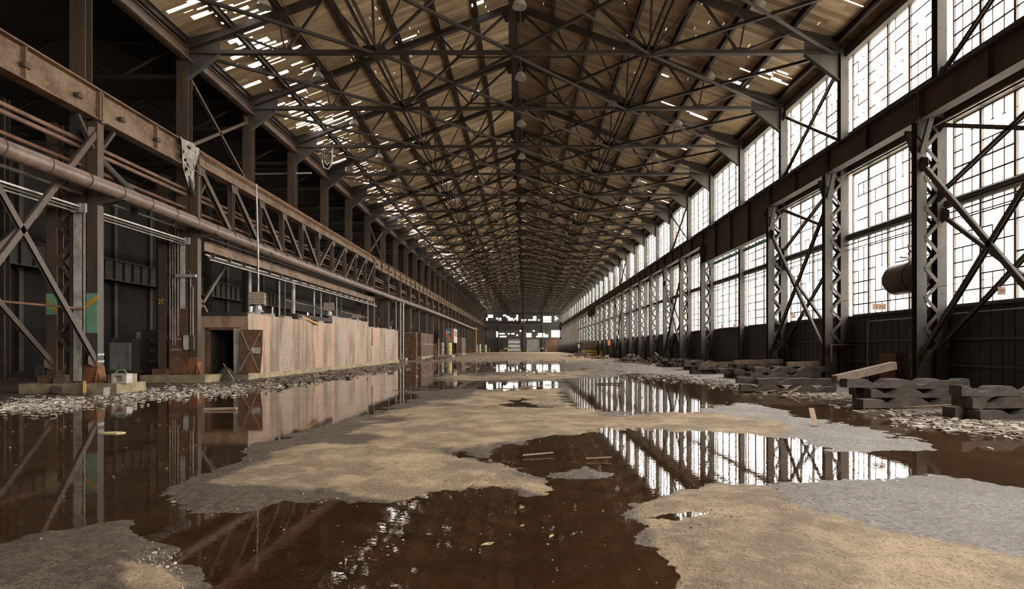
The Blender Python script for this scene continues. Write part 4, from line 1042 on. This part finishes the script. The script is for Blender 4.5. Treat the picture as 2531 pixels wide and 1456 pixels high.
for x, y in ((.02, .05), (1.2, .05), (.02, 4.5), (1.2, 4.5)): part('leg', MB().box(x, x + .08, y, y + .08, 0, 2.25), 'rust', cb_)
tag(part('cab_plinth', MB().box(-13.4, -11.2, 92.5, 96, -.05, .42), 'concrete'), 'low concrete block under the raised crane cab', 'block', None, 'thing')
def drum(label, x, y, z, r_, h_, mat):
    o = thing('steel_drum', label, 'cylinder', (x, y, z), 'upright steel cylinders on the left')
    smooth(part('body', MB().lathe([(r_, 0), (r_, h_ * .32), (r_ * 1.05, h_ * .33), (r_ * 1.05, h_ * .35), (r_, h_ * .36), (r_, h_ * .66), (r_ * 1.05, h_ * .67), (r_ * 1.05, h_ * .69), (r_, h_ * .7), (r_, h_)], 18), mat, o), 50)
    part('rim', MB().lathe([(r_, h_), (r_ * 1.05, h_), (r_ * 1.05, h_ * 1.02), (r_ * .9, h_ * 1.02), (r_ * .9, h_ * .99)], 18), mat, o)
drum('yellow and pale green painted cylinder under the crane cab', -11.85, 94.2, .42, .40, 1.85, 'pale_green')
drum('grey steel cylinder left of the crane cab', -12.9, 94.0, .42, .26, 1.85, 'galvanised')
drum('pale green cylinder right of the yellow drop pipe', -12.6, 168, 0, .35, 2.5, 'pale_green')
drum('pale cylinder by the foot of the yellow drop pipe', -13.2, 165, 0, .22, 2.3, 'paint_white')
drum('farthest pale green cylinder near the end wall', -12.2, 187, 0, .36, 2.4, 'pale_green')
tag(part('red_board', MB().box(-14.2, -13.7, 93, 93.3, .3, 2.2), 'rust_orange'), 'dull red panel by the column left of the crane cab', 'panel', None, 'thing')
tag(part('marker_pole', MB().tube([(-13.05, 91, 0), (-13.05, 91, 2.9)], .07, 8), 'paint_white'), 'slim pale pole left of the crane cab', 'pole', None, 'thing')

# machines in the left aisle
ra = thing('cooling_unit', 'pale finned radiator unit in the left aisle behind the near columns', 'machine', (-19.6, 28.5, 0))
part('body', MB().box(-.1, .9, .1, .7, .45, 1.95), 'steel_grey', ra); 
for k in range(15): part('fin', MB().box(-.1 + .066 * k, -.1 + .066 * k + .035, 0, .12, .45, 1.75), 'galvanised', ra)
part('foot', MB().box(-.2, 1.0, 0, .8, .3, .45), 'steel_dark', ra); part('rail', MB().box(.3, .95, -.02, 0, 1.0, 1.04), 'galvanised', ra); part('stand', MB().box(-.1, .9, .1, .7, 0, .3), 'steel_dark', ra)
ho = thing('hopper', 'dark steel hopper beside the radiator unit in the left aisle', 'machine', (-20.6, 28.4, 0))
part('funnel', MB().lathe([(.25, .4), (.7, .95), (.7, 1.3), (.45, 1.75), (.2, 1.75)], 6), 'steel_grey', ho); part('stand', MB().box(-.5, .5, -.5, .5, 0, .4), 'steel_dark', ho)
st_ = thing('panel_rack', 'tall rack of grey panels with a pale edge in the left aisle', 'rack', (-20.3, 31.0, 0))
for k in range(4): part('panel', MB().box(-.05, 1.75, 0, .5, .3 + .55 * k, .8 + .55 * k), 'sheet_grey', st_)
part('upright', MB().box(1.75, 2.05, -.05, .4, .3, 2.5), 'paint_white', st_); part('upright', MB().box(.25, .45, -.05, .02, 1.6, 2.3), 'paint_white', st_); part('foot', MB().box(0, 2.0, .0, .5, 0, .3), 'steel_dark', st_)
# leaning dark beams and bits at the near left pad
def board(name, label, p0, p1, w_, h_, mat, cat='plank', group=None):
    o = part(name, MB().bar((0, 0, 0), Vector(p1) - Vector(p0), w_, h_), mat, None, loc=p0); return tag(o, label, cat, group, 'thing')
board('dark_beam', 'short dark beam lying slanted at the far left', (-16.8, 20.8, .75), (-15.9, 19.6, .12), .22, .22, 'wood_dark', 'beam')
board('dark_beam', 'dark plank leaning against the left side of the near pad', (-15.9, 20.6, .95), (-14.9, 19.1, .10), .26, .07, 'wood_dark', 'plank')
gx0, gy0 = G(235, 972)
board('orange_stick', 'short orange wooden stick leaning on the near concrete pad', (-14.15, 19.3, .4), (-13.85, 18.9, .05), .09, .09, 'wood_orange', 'stick')
blk_ = thing('hollow_block', 'pale hollow block lying on the near concrete pad', 'block', (-13.25, 19.6, .34))
bm_ = MB(); bm_.box(-.25, .25, 0, .3, 0, .07); bm_.box(-.25, .25, 0, .3, .25, .32); bm_.box(-.25, -.17, 0, .3, .07, .25); bm_.box(.17, .25, 0, .3, .07, .25); part('block', bm_, 'paint_white', blk_); part('handle', MB().tube([(-.2, .1, .32), (-.1, .1, .42), (.1, .1, .44), (.2, .1, .33)], .02, 6), 'paint_green', blk_)
tag(part('concrete_lump', MB().prism([(-.16, 0), (.17, .0), (.19, .27), (-.12, .25)], 'y', -.15, .15), 'concrete', None, loc=(-13.2, 18.7, .0)), 'square pale concrete lump before the near pad', 'block', None, 'thing')
tag(part('metal_strip', MB().box(-13.75, -13.3, 19.8, 20.6, .34, .62), 'concrete_yellow'), 'yellowish block on the near concrete pad', 'block', None, 'thing')
tag(smooth(part('mud_heap', MB().lathe([(.75, 0), (.5, .12), (.32, .42), (.15, .62), (0, .66)], 11, (-13.55, 27.2, -.02)), 'black_dirt_and_shade')), 'dark heap of dirt before the hut doorway', 'heap', None, 'thing')
board('metal_rod', 'long thin rod lying from the hut doorway to the floor', (-13.9, 27.7, .75), (-12.7, 26.2, .1), .05, .05, 'wood_pale', 'rod')

# ------------------------------------------------------------------ wave-cut timbers along the right wall
def wave_mesh(L, seed, h_=.22, dp=.34, mat='wood_dark'):
    rnd = random.Random(seed); pit = rnd.uniform(.95, 1.15); prof = []; x = 0; top = []
    top.append((0, h_)); x = rnd.uniform(.1, .5)
    while x + .64 < L:
        top.append((x, h_))
        for k in range(1, 9): top.append((x + .62 * k / 9, h_ - .14 * math.sin(math.pi * k / 9) ** 1.3))
        top.append((x + .62, h_)); x += pit
    top.append((L, h_)); poly = [(L, 0), (0, 0)] + top
    n = len(poly); m_ = MB()
    front = [(u - L / 2, 0, v) for u, v in poly]; back = [(u - L / 2, dp, v) for u, v in poly]
    nt = len(top); fs = [(0, n, n + 1, 1)] + [(j, j + 1, j + 1 + n, j + n)[::-1] for j in range(1, n - 1)] + [(n - 1, 0, n, 2 * n - 1)[::-1]]
    # ends and faces as vertical strips (concave outline)
    base = [(u - L / 2, 0, 0) for u, v in top]; baseb = [(u - L / 2, dp, 0) for u, v in top]
    tf = [(u - L / 2, 0, v) for u, v in top]; tb = [(u - L / 2, dp, v) for u, v in top]
    V = base + tf + baseb + tb; fs = []
    for j in range(nt - 1):
        fs += [(j, j + 1, nt + j + 1, nt + j), (2 * nt + j + 1, 2 * nt + j, 3 * nt + j, 3 * nt + j + 1), (nt + j, nt + j + 1, 3 * nt + j + 1, 3 * nt + j), (j + 1, j, 2 * nt + j, 2 * nt + j + 1)]
    fs += [(0, nt, 3 * nt, 2 * nt), (nt - 1, 3 * nt - 1, 4 * nt - 1, 2 * nt - 1)]
    m_.add(V, fs); return m_.mesh('notched_timber', mat)
TM = [wave_mesh(2.6, 1), wave_mesh(3.2, 2), wave_mesh(2.2, 3), wave_mesh(3.0, 4), wave_mesh(1.6, 5)]
PL = ['bottom', 'second', 'third', 'top']
def stack(cx, cy, layers, per, rz, where, seed, spread=.5):
    rnd = random.Random(seed)
    for l in range(layers):
        for k in range(per - (1 if l > 1 else 0)):
            o = link('notched_timber', rnd.choice(TM[:4] if l < layers - 1 else TM), None)
            y_ = (k - (per - 1) / 2) * .46 + rnd.uniform(-.05, .05) + l * .20; x_ = rnd.uniform(-spread, spread)
            a = rz + rnd.uniform(-.07, .07)
            o.location = (cx + x_ * math.cos(rz) - y_ * math.sin(rz), cy + x_ * math.sin(rz) + y_ * math.cos(rz), .01 + .225 * l); o.rotation_euler = (rnd.uniform(-.02, .02), rnd.uniform(-.02, .02), a)
            row = ('front', 'second', 'third', 'fourth')[k]
            tag(o, 'notched timber, %s row, %s layer of the %s' % (row, PL[l] if l < layers - 1 else 'top', where), 'timber', 'timbers in the ' + where, 'thing')
stack(10.1, 15.4, 3, 3, .08, 'largest timber stack before the dark wall', 3, .35)
stack(11.0, 12.7, 3, 2, .12, 'shadowed stack at the right edge', 8, .3)
stack(8.8, 20.4, 2, 2, -.1, 'low heap behind the largest timber stack', 12, .5)
stack(11.6, 26.0, 3, 4, .12, 'long timber stack by the second laced column', 17, .8)
stack(12.0, 30.2, 3, 4, .15, 'timber stack under the deep girder', 23, .8)
stack(11.6, 35.0, 2, 3, .3, 'timber stack beyond the deep girder', 29, .7)
stack(12.0, 41.0, 3, 3, .2, 'small far timber stack', 35, .5)
stack(12.2, 47.0, 3, 3, .3, 'farthest timber stack by the right wall', 41, .5)
for k, (px, py, L, ang, lift, mat, lab) in enumerate((
        (2130, 968, 1.9, .25, .45, 'wood_pale', 'thick brown beam propped on the end of the largest timber stack'),
        (2010, 932, 1.5, .05, .32, 'wood_pale', 'pale squared beam lying on the long timber stack'),
        (1690, 893, 2.8, .1, .5, 'wood_pale', 'pale board on the timber stack beyond the deep girder'),
        (1790, 905, 2.6, .1, .55, 'wood_pale', 'long pale board on the timber stack under the deep girder'))):
    mat = 'wood_beam'; x, y, lift = ((9.0, 15.9, .58), (12.2, 26.3, .68), (11.6, 35.2, .45), (11.8, 30.4, .68))[k]; o = part('squared_beam', MB().bar((-L / 2, 0, 0), (L / 2, 0, .35 if k == 0 else .05), .2, .2), mat, None, loc=(x, y, lift + .1)); o.rotation_euler = (0, 0, ang); tag(o, lab, 'beam', None, 'thing')
rnd = random.Random(77)
for k in range(26):
    px = rnd.uniform(1900, 2420); py = 945 + (px - 1900) * .11 + rnd.uniform(-4, 25); x, y = G(px, py); L = rnd.uniform(.5, 1.5); a = rnd.uniform(-.5, .5)
    o = part('broken_lath', MB().bar((-L / 2, 0, 0), (L / 2, 0, rnd.uniform(-.05, .25)), .06, .02), 'wood_pale', None, loc=(x, y, 0.03)); o.rotation_euler = (0, 0, a)
    tag(o, 'thin broken lath among the notched timbers', 'lath', 'broken laths around the timber stacks', 'thing')

# ------------------------------------------------------------------ far right: barrier, container, rubble
def barrier(x, y, w_, h_, label):
    r = thing('guard_rail', label, 'barrier', (x, y, 0))
    for xx in (-w_ / 2, w_ / 2): part('post', MB().box(xx - .09, xx + .09, -.09, .09, 0, h_), 'paint_yellow', r)
    for z in (h_ * .38, h_ * .88): part('rail', MB().box(-w_ / 2, w_ / 2, -.07, .07, z, z + .2), 'paint_yellow', r)
barrier(11.95, 111, 2.7, .95, 'yellow steel guard rail before the dark container on the right')
barrier(12.9, 100, .45, .9, 'narrow yellow post frame beside the guard rail')
ct = thing('scrap_container', 'dark rusty container behind the yellow guard rail', 'container', (11.6, 113, 0))
part('body', MB().box(-.8, 3.6, 0, 3, 0, 2.2), 'rust', ct); part('lip', MB().box(-.9, 1.2, -.1, 3, 2.2, 2.9), 'steel_brown', ct); part('rib', MB().box(.0, .25, -.1, 0, 0, 2.3), 'steel_dark', ct); part('rib', MB().box(2.0, 2.2, -.1, 0, 0, 2.2), 'steel_dark', ct)
dk = thing('dark_cabinet', 'black cabinet with a pale label left of the rusty container', 'cabinet', (10.3, 112.5, 0))
part('body', MB().box(-.4, .7, 0, .8, 0, 2.4), 'black_dirt_and_shade', dk); part('label_plate', MB().box(-.35, .0, -.02, 0, 1.5, 2.2), 'paint_white', dk); part('top', MB().box(-.5, .8, -.1, .9, 2.4, 2.5), 'steel_dark', dk)
def heap(label, cx, cy, rx, ry, hh, n, seed, mat='chips'):
    rnd = random.Random(seed); m_ = MB()
    for k in range(n):
        u = rnd.gauss(0, .42); v = rnd.gauss(0, .42); z = hh * math.exp(-(u * u + v * v) * 2.5) * rnd.uniform(.2, 1)
        L = rnd.uniform(.15, .7); a = rnd.uniform(0, 6.28); tl = rnd.uniform(-.5, .5); w_ = rnd.uniform(.06, .2)
        p_ = Vector((u * rx, v * ry, z + .05)); d_ = Vector((math.cos(a), math.sin(a), tl)) * L / 2
        m_.bar(p_ - d_, p_ + d_, w_, w_ * rnd.uniform(.2, .8), a=min(1, max(0, rnd.gauss(.22, .2))))
    o = part('rubble_heap', m_, mat, None, loc=(cx, cy, 0)); tag(o, label, 'rubble', None, 'stuff')
heap('dark heap of scrap wood left of the yellow guard rail', 9.3, 98, 2.2, 6, 1.0, 180, 1)
heap('dark heap of broken timber by the far right columns', 11.0, 62, 1.6, 4, .9, 160, 2)
heap('dark scrap heap behind the far timber stack', 11.9, 54, 1.4, 3, .9, 130, 5)
heap('low rubble along the right wall far down the hall', 10.3, 85, 1.6, 6, .35, 150, 3)
heap('low bank of scrap along the left row beyond the hut', -11.6, 80, 1.3, 10, .25, 220, 4)
tag(smooth(part('orange_hose', MB().tube([(7.2, 92, .05), (7.9, 93, .1), (8.6, 92.4, .06), (9.2, 93.2, .09)], .09, 7), 'paint_orange')), 'bright orange hose on the floor before the scrap heap', 'hose', None, 'thing')
tag(part('pale_box', MB().box(11.0, 11.5, 82, 82.4, 0, .55), 'paint_white'), 'small pale box on the floor before the yellow guard rail', 'box', None, 'thing')

# ------------------------------------------------------------------ end wall
def ex(px): return (px - VX) * Y_END / F
def ez(py): return CAMH + (VY - py) * Y_END / F
we = sempty('wall_end', 'far end wall with broken windows above dark doorways', (0, Y_END, 0))
m_ = MB()
XL_, XR_ = XA - .3, XW + .2
doors = [(ex(1210), ex(1240)), (ex(1256), ex(1286)), (ex(1302), ex(1333)), (ex(1349), ex(1379))]
prev = XL_
for a, b_ in doors: m_.box(prev, a, 0, .3, -.3, 4.75); prev = b_
m_.box(prev, XR_, 0, .3, -.3, 4.75)
m_.box(XL_, XR_, 0, .3, 4.75, 5.4); m_.box(XL_, XR_, 0, .3, 8.05, 10.9); m_.box(XL_, XR_, 0, .3, 13.75, 15.0); m_.box(XL_, -14.2, 0, .3, 4.75, 16); m_.box(12.9, XR_, 0, .3, 4.75, 15)
m_.prism([(XL_ + 16, 14.9), (XR_ + .6, 14.9), (XR, 20.6)], 'y', 0, .3)
part('sheeting', m_, 'sheet_dark', we)
pa = MB()
white = [(1203, 786, 1207, 795), (1207, 780, 1220, 787), (1226, 784, 1240, 790), (1229, 791, 1240, 795), (1245, 779, 1249, 783), (1250, 782, 1259, 787), (1255, 787, 1266, 793), (1269, 788, 1273, 795), (1272, 784, 1276, 788), (1277, 779, 1282, 793), (1276, 792, 1286, 795), (1288, 789, 1299, 793), (1305, 790, 1320, 795), (1317, 783, 1325, 793), (1330, 789, 1335, 793), (1341, 782, 1361, 795), (1360, 782, 1364, 788), (1370, 782, 1374, 793), (1376, 785, 1380, 790),
         (1226, 820, 1230, 833), (1232, 822, 1248, 828), (1236, 829, 1250, 833), (1255, 824, 1259, 828), (1265, 822, 1270, 826), (1278, 828, 1282, 831), (1285, 817, 1289, 821), (1301, 825, 1312, 833), (1318, 817, 1322, 821), (1324, 830, 1328, 833), (1331, 825, 1340, 832), (1341, 827, 1355, 833), (1340, 822, 1345, 826), (1363, 818, 1382, 833)]
rnd = random.Random(3)
for z0, z1 in ((5.4, 8.05), (10.9, 13.75)):
    nx, nz = 44, 5
    for k in range(nx):
        for r in range(nz):
            x0 = -14.2 + 27.1 * k / nx; x1 = -14.2 + 27.1 * (k + 1) / nx; za = z0 + (z1 - z0) * r / nz; zb = z0 + (z1 - z0) * (r + 1) / nz
            px = VX + (x0 + x1) / 2 * F / Y_END; py = VY - ((za + zb) / 2 - CAMH) * F / Y_END
            if any(a - .3 <= px <= c + .3 and b_ - .3 <= py <= d + .3 for a, b_, c, d in white): continue
            pa.box(x0 + .02, x1 - .02, .1, .12, za + .02, zb - .02)
part('panes', pa, 'sheet_grey', we)['kind'] = 'stuff'
mu = MB()
for z0, z1 in ((5.4, 8.05), (10.9, 13.75)):
    for k in range(45): mu.box(-14.2 + 27.1 * k / 44 - .02, -14.2 + 27.1 * k / 44 + .02, .06, .14, z0, z1)
    for r in range(6): mu.box(-14.2, 12.9, .06, .14, z0 + (z1 - z0) * r / 5 - .02, z0 + (z1 - z0) * r / 5 + .02)
part('muntins', mu, 'steel_dark', we)['kind'] = 'stuff'
for k, x in enumerate((-9.5, -.4, 6.6)): part('wind_post', MB().box(x - .2, x + .2, -.35, 0, 0, 14.6), 'steel_dark', we)
part('lintel', MB().box(-14.2, 12.9, -.12, 0, 4.75, 5.3), 'steel_dark', we)
for k, ((a, b_), mat, lab) in enumerate(zip(doors, ('sheet_dark', 'roll_door', 'roll_door', 'brick_brown'), ('dark closed doorway at the left of the end wall', 'pale roll-up door with a dented curtain in the end wall', 'grey roll-up door right of the ridge line in the end wall', 'brown doorway at the right of the end wall'))):
    dd = sempty('door_%d' % (k + 1), lab, (0, Y_END, 0)); nsl = 16; bt = 0
    for q in range(nsl):
        z0 = 4.75 * q / nsl; z1 = 4.75 * (q + 1) / nsl
        off = .05 * math.sin(q * 1.3) if k == 1 else 0
        part('slat', MB().prism([(.08 + off, z0), (.16 + off, z0), (.16 + off, z1), (.05 + off, z1 - .06)], 'x', a - .02, b_ + .02), mat, dd)
    part('bottom_bar', MB().box(a, b_, .0, .2, 0, .12), 'steel_dark', dd)
    if k in (1, 2): part('door_guide', MB().box(a - .15, a + .03, -.05, .2, 0, 4.9), 'steel_grey', dd); part('door_guide', MB().box(b_ - .03, b_ + .15, -.05, .2, 0, 4.9), 'steel_grey', dd)
    if k == 1: part('door_window', MB().box(a + 1.3, a + 2.9, .0, .06, 1.55, 1.85), 'paint_white', dd)
names = ('left of the pale roll-up door', 'right of the pale roll-up door', 'left of the grey roll-up door', 'right of the grey roll-up door', 'left of the brown doorway', 'alone at the left corner')
for k, px in enumerate((1255.5, 1286, 1302, 1333, 1349, 1210)):
    bo = thing('bollard', 'yellow bollard ' + names[k] + ' at the end wall', 'bollard', (ex(px), Y_END - 1.2, 0), 'yellow bollards at the end wall')
    smooth(part('post', MB().lathe([(.14, 0), (.14, 1.2), (.1, 1.28), (0, 1.32)], 12), 'paint_yellow', bo)); part('footing', MB().box(-.2, .2, -.2, .2, 0, .04), 'concrete', bo)
tag(part('brick_bin', MB().box(ex(1234), ex(1247), Y_END - 1.6, Y_END - .7, 0, .85), 'brick_brown'), 'low reddish box left of the pale roll-up door', 'box', None, 'thing')
yt = thing('yellow_table', 'yellow framed stand left of the pale roll-up door', 'stand', (ex(1251), Y_END - 1.5, 0))
part('top', MB().box(-.7, .7, -.3, .3, 1.0, 1.5), 'paint_yellow', yt)
for xx in (-.65, .55): part('leg', MB().box(xx, xx + .1, -.05, .05, 0, 1.0), 'paint_yellow', yt)
tag(part('wall_box', MB().box(ex(1337), ex(1345), Y_END - .5, Y_END - .05, 1.0, 1.7), 'wood_pale'), 'pale box on the pier left of the brown doorway', 'box', None, 'thing')
# overhead crane near the end
oc = thing('bridge_crane', 'latticed overhead crane bridge spanning the hall near the end wall', 'crane', (0, Y_END - 12, 0))
part('top_chord', MB().box(XGL, XGR, -.15, .15, 11.1, 11.3), 'steel_grey', oc); part('bottom_chord', MB().box(XGL, XGR, -.2, .2, 9.4, 9.75), 'steel_grey', oc)
la = MB()
for k in range(26):
    x0 = XGL + (XGR - XGL) * k / 26; x1 = XGL + (XGR - XGL) * (k + 1) / 26
    la.bar((x0, 0, 9.7), ((x0 + x1) / 2, 0, 11.15), .08, .08); la.bar(((x0 + x1) / 2, 0, 11.15), (x1, 0, 9.7), .08, .08)
part('lattice', la, 'steel_grey', oc)['kind'] = 'stuff'; part('sign_plate', MB().box(-1.4, .1, -.25, -.2, 10.2, 10.9), 'rust_orange', oc)
part('walkway_plate', MB().box(XGL, 5.5, .5, .6, 9.6, 11.0), 'sheet_dark', oc); part('end_truck', MB().box(XGL - .3, XGL + .3, -2, 2, 10.2, 10.7), 'steel_dark', oc); part('end_truck', MB().box(XGR - .3, XGR + .3, -2, 2, 10.2, 10.7), 'steel_dark', oc)
# left clerestory of the last bays
wlc = struct('wall_clerestory', MB().box(XLC - .25, XLC - .15, YI(26), Y_END, 8.0, 10.6).box(XLC - .25, XLC - .15, YI(26), Y_END, 13.7, 15), 'sheet_dark', 'high wall with bright windows at the far left end')
# tree behind the end wall
tg_ = thing('tree', 'green tree glimpsed through the left end windows', 'tree', (-13.5, Y_END + 6, -.35))
part('trunk', MB().tube([(0, 0, 0), (.1, 0, 3), (0, .1, 6)], .25, 8), 'wood_dark', tg_)
rnd = random.Random(9); lf = MB()
for k in range(500):
    d_ = Vector((rnd.gauss(0, 1.6), rnd.gauss(0, 1.2), 6.0 + rnd.gauss(0, 1.4))); a = Vector((rnd.uniform(-1, 1), rnd.uniform(-1, 1), rnd.uniform(-1, 1))) * .35; b2 = Vector((rnd.uniform(-1, 1), rnd.uniform(-1, 1), rnd.uniform(-1, 1))) * .25
    lf.add([d_ - a, d_ + b2, d_ + a, d_ - b2], [(0, 1, 2, 3)])
part('foliage', lf, 'leaf_green', tg_)['kind'] = 'stuff'
# back of the hall behind the camera
struct('wall_back', MB().box(XA - .2, XW + .15, Y_BACK - .2, Y_BACK, -.3, 16).prism([(XA + 16, 15.9), (XW + 1, 15.9), (XR, 20.6)], 'y', Y_BACK - .2, Y_BACK), 'sheet_dark', 'dark back wall of the hall behind the viewer')

# ------------------------------------------------------------------ litter
def scatter(label, polys, n, smin, smax, mean, seed, flat=.25, zoff=.012, cat='debris'):
    rnd = random.Random(seed); m_ = MB(); done = 0
    for k in range(n):
        (x0, y0), (x1, y1), wd_ = rnd.choice(polys)
        u = rnd.random(); px = x0 + (x1 - x0) * u; py = y0 + (y1 - y0) * u + rnd.gauss(0, wd_)
        if py < 868: continue
        x, y = G(px, py)
        if x < -12.95 and y > 27.5 and y < 62: continue
        if x > 13.6: continue
        s = rnd.uniform(smin, smax) * rnd.choice((.5, .7, 1, 1.5)); L = s * rnd.uniform(.6, 1.7); a = rnd.uniform(0, 6.28)
        d_ = Vector((math.cos(a) * L / 2, math.sin(a) * L / 2, rnd.uniform(-.1, .1) * L)); p_ = Vector((x, y, zoff + rnd.uniform(0, .01) + s * flat * .4))
        m_.bar(p_ - d_, p_ + d_, s * .6, s * flat, a=min(1, max(0, rnd.gauss(mean, .22))))
    o = part('floor_debris', m_, 'chips'); tag(o, label, cat, None, 'stuff')
scatter('pale chips and rubble strewn along the foot of the left columns', [((0, 1000), (340, 985), 9), ((330, 968), (700, 955), 8), ((300, 985), (600, 965), 8), ((0, 1010), (200, 1000), 8), ((640, 955), (990, 905), 6)], 2600, .03, .10, .8, 1)
scatter('dark leaf litter and scraps in front of the brick hut', [((640, 950), (990, 904), 7), ((700, 948), (985, 908), 4)], 900, .06, .2, .2, 2)
scatter('white flecks and splinters floating by the timber stacks', [((1750, 945), (2100, 985), 8), ((2050, 995), (2531, 1070), 12), ((2200, 1040), (2531, 1065), 9), ((1480, 925), (1800, 945), 7)], 2200, .03, .12, .72, 3, .12, .006)
scatter('sparse splinters over the middle of the hall floor', [((900, 1060), (2100, 1060), 60), ((1000, 960), (1900, 960), 25), ((0, 1080), (900, 1120), 70), ((500, 1300), (2300, 1330), 70)], 700, .008, .02, .7, 4, .3, .008)
scatter('small gravel on the dry concrete near the camera', [((600, 1160), (1300, 1190), 22), ((1700, 1300), (2300, 1320), 60), ((100, 1400), (450, 1420), 30), ((1900, 1040), (900, 1040), 30)], 3000, .005, .013, .6, 5, .7, .012)
scatter('litter scattered across the far floor', [((985, 890), (1400, 885), 6), ((1000, 905), (1400, 912), 10), ((1380, 885), (1700, 905), 7)], 900, .03, .16, .5, 6)
rnd = random.Random(21)
for k, (px, py, L, a, lab) in enumerate(((2010, 1050, .9, 1.2, 'pale plank standing out of the water before the timber stacks'), (1760, 1005, .7, .1, 'short pale board in the right puddle'), (545, 1014, .75, .1, 'squared brown board floating before the hut'), (1330, 1128, .45, .35, 'thin lath lying in the middle puddle'), (1480, 1138, .35, .1, 'second thin lath lying in the middle puddle'), (1190, 1062, .35, -.1, 'small splinter on the dry centre floor'), (2240, 1010, 1.1, -.4, 'long lath in the water before the largest timber stack'), (1505, 950, 1.0, 0, 'dark board lying across the right puddle'))):
    x, y = G(px, py); o = part('floor_board', MB().bar((-L / 2, 0, 0), (L / 2, 0, .25 if k == 0 else .01), .10 if k in (0, 2, 7) else .02, .05 if k in (2, 7) else .015), 'wood_dark' if k == 7 else 'wood_pale', None, loc=(x, y, .03)); o.rotation_euler = (0, 0, a); tag(o, lab, 'board', None, 'thing')
tag(part('paper_scrap', MB().prism([(-.17, -.09), (.12, -.1), (.2, .03), (.07, .1), (-.15, .07)], 'z', .0, .02), 'leaf_yellow', None, loc=(*G(280, 1071), .0)), 'crumpled pale scrap floating in the left water', 'scrap', None, 'thing')
def leaf(px, py, s, a, label):
    x, y = G(px, py); m_ = MB().add([(-s, 0, .0), (-s * .3, -s * .45, .012), (s * .5, -s * .35, .01), (s, 0, .02), (s * .4, s * .4, .015), (-s * .4, s * .4, .01), (0, 0, .0)], [(6, 0, 1), (6, 1, 2), (6, 2, 3), (6, 3, 4), (6, 4, 5), (6, 5, 0)])
    o = part('fallen_leaf', m_, 'leaf_yellow', None, loc=(x, y, .006)); o.rotation_euler = (0, 0, a); md = o.modifiers.new('thickness', 'SOLIDIFY'); md.thickness = .004
    tag(o, label, 'leaf', None, 'thing')
leaf(1204, 1349, .05, .2, 'pale yellow leaf floating near the camera'); leaf(1363, 1329, .028, .9, 'tiny curled leaf right of the floating yellow leaf'); leaf(1289, 1258, .025, .3, 'tiny pale leaf in the middle of the near puddle'); leaf(1290, 1303, .02, .1, 'small pale leaf beyond the floating yellow leaf')
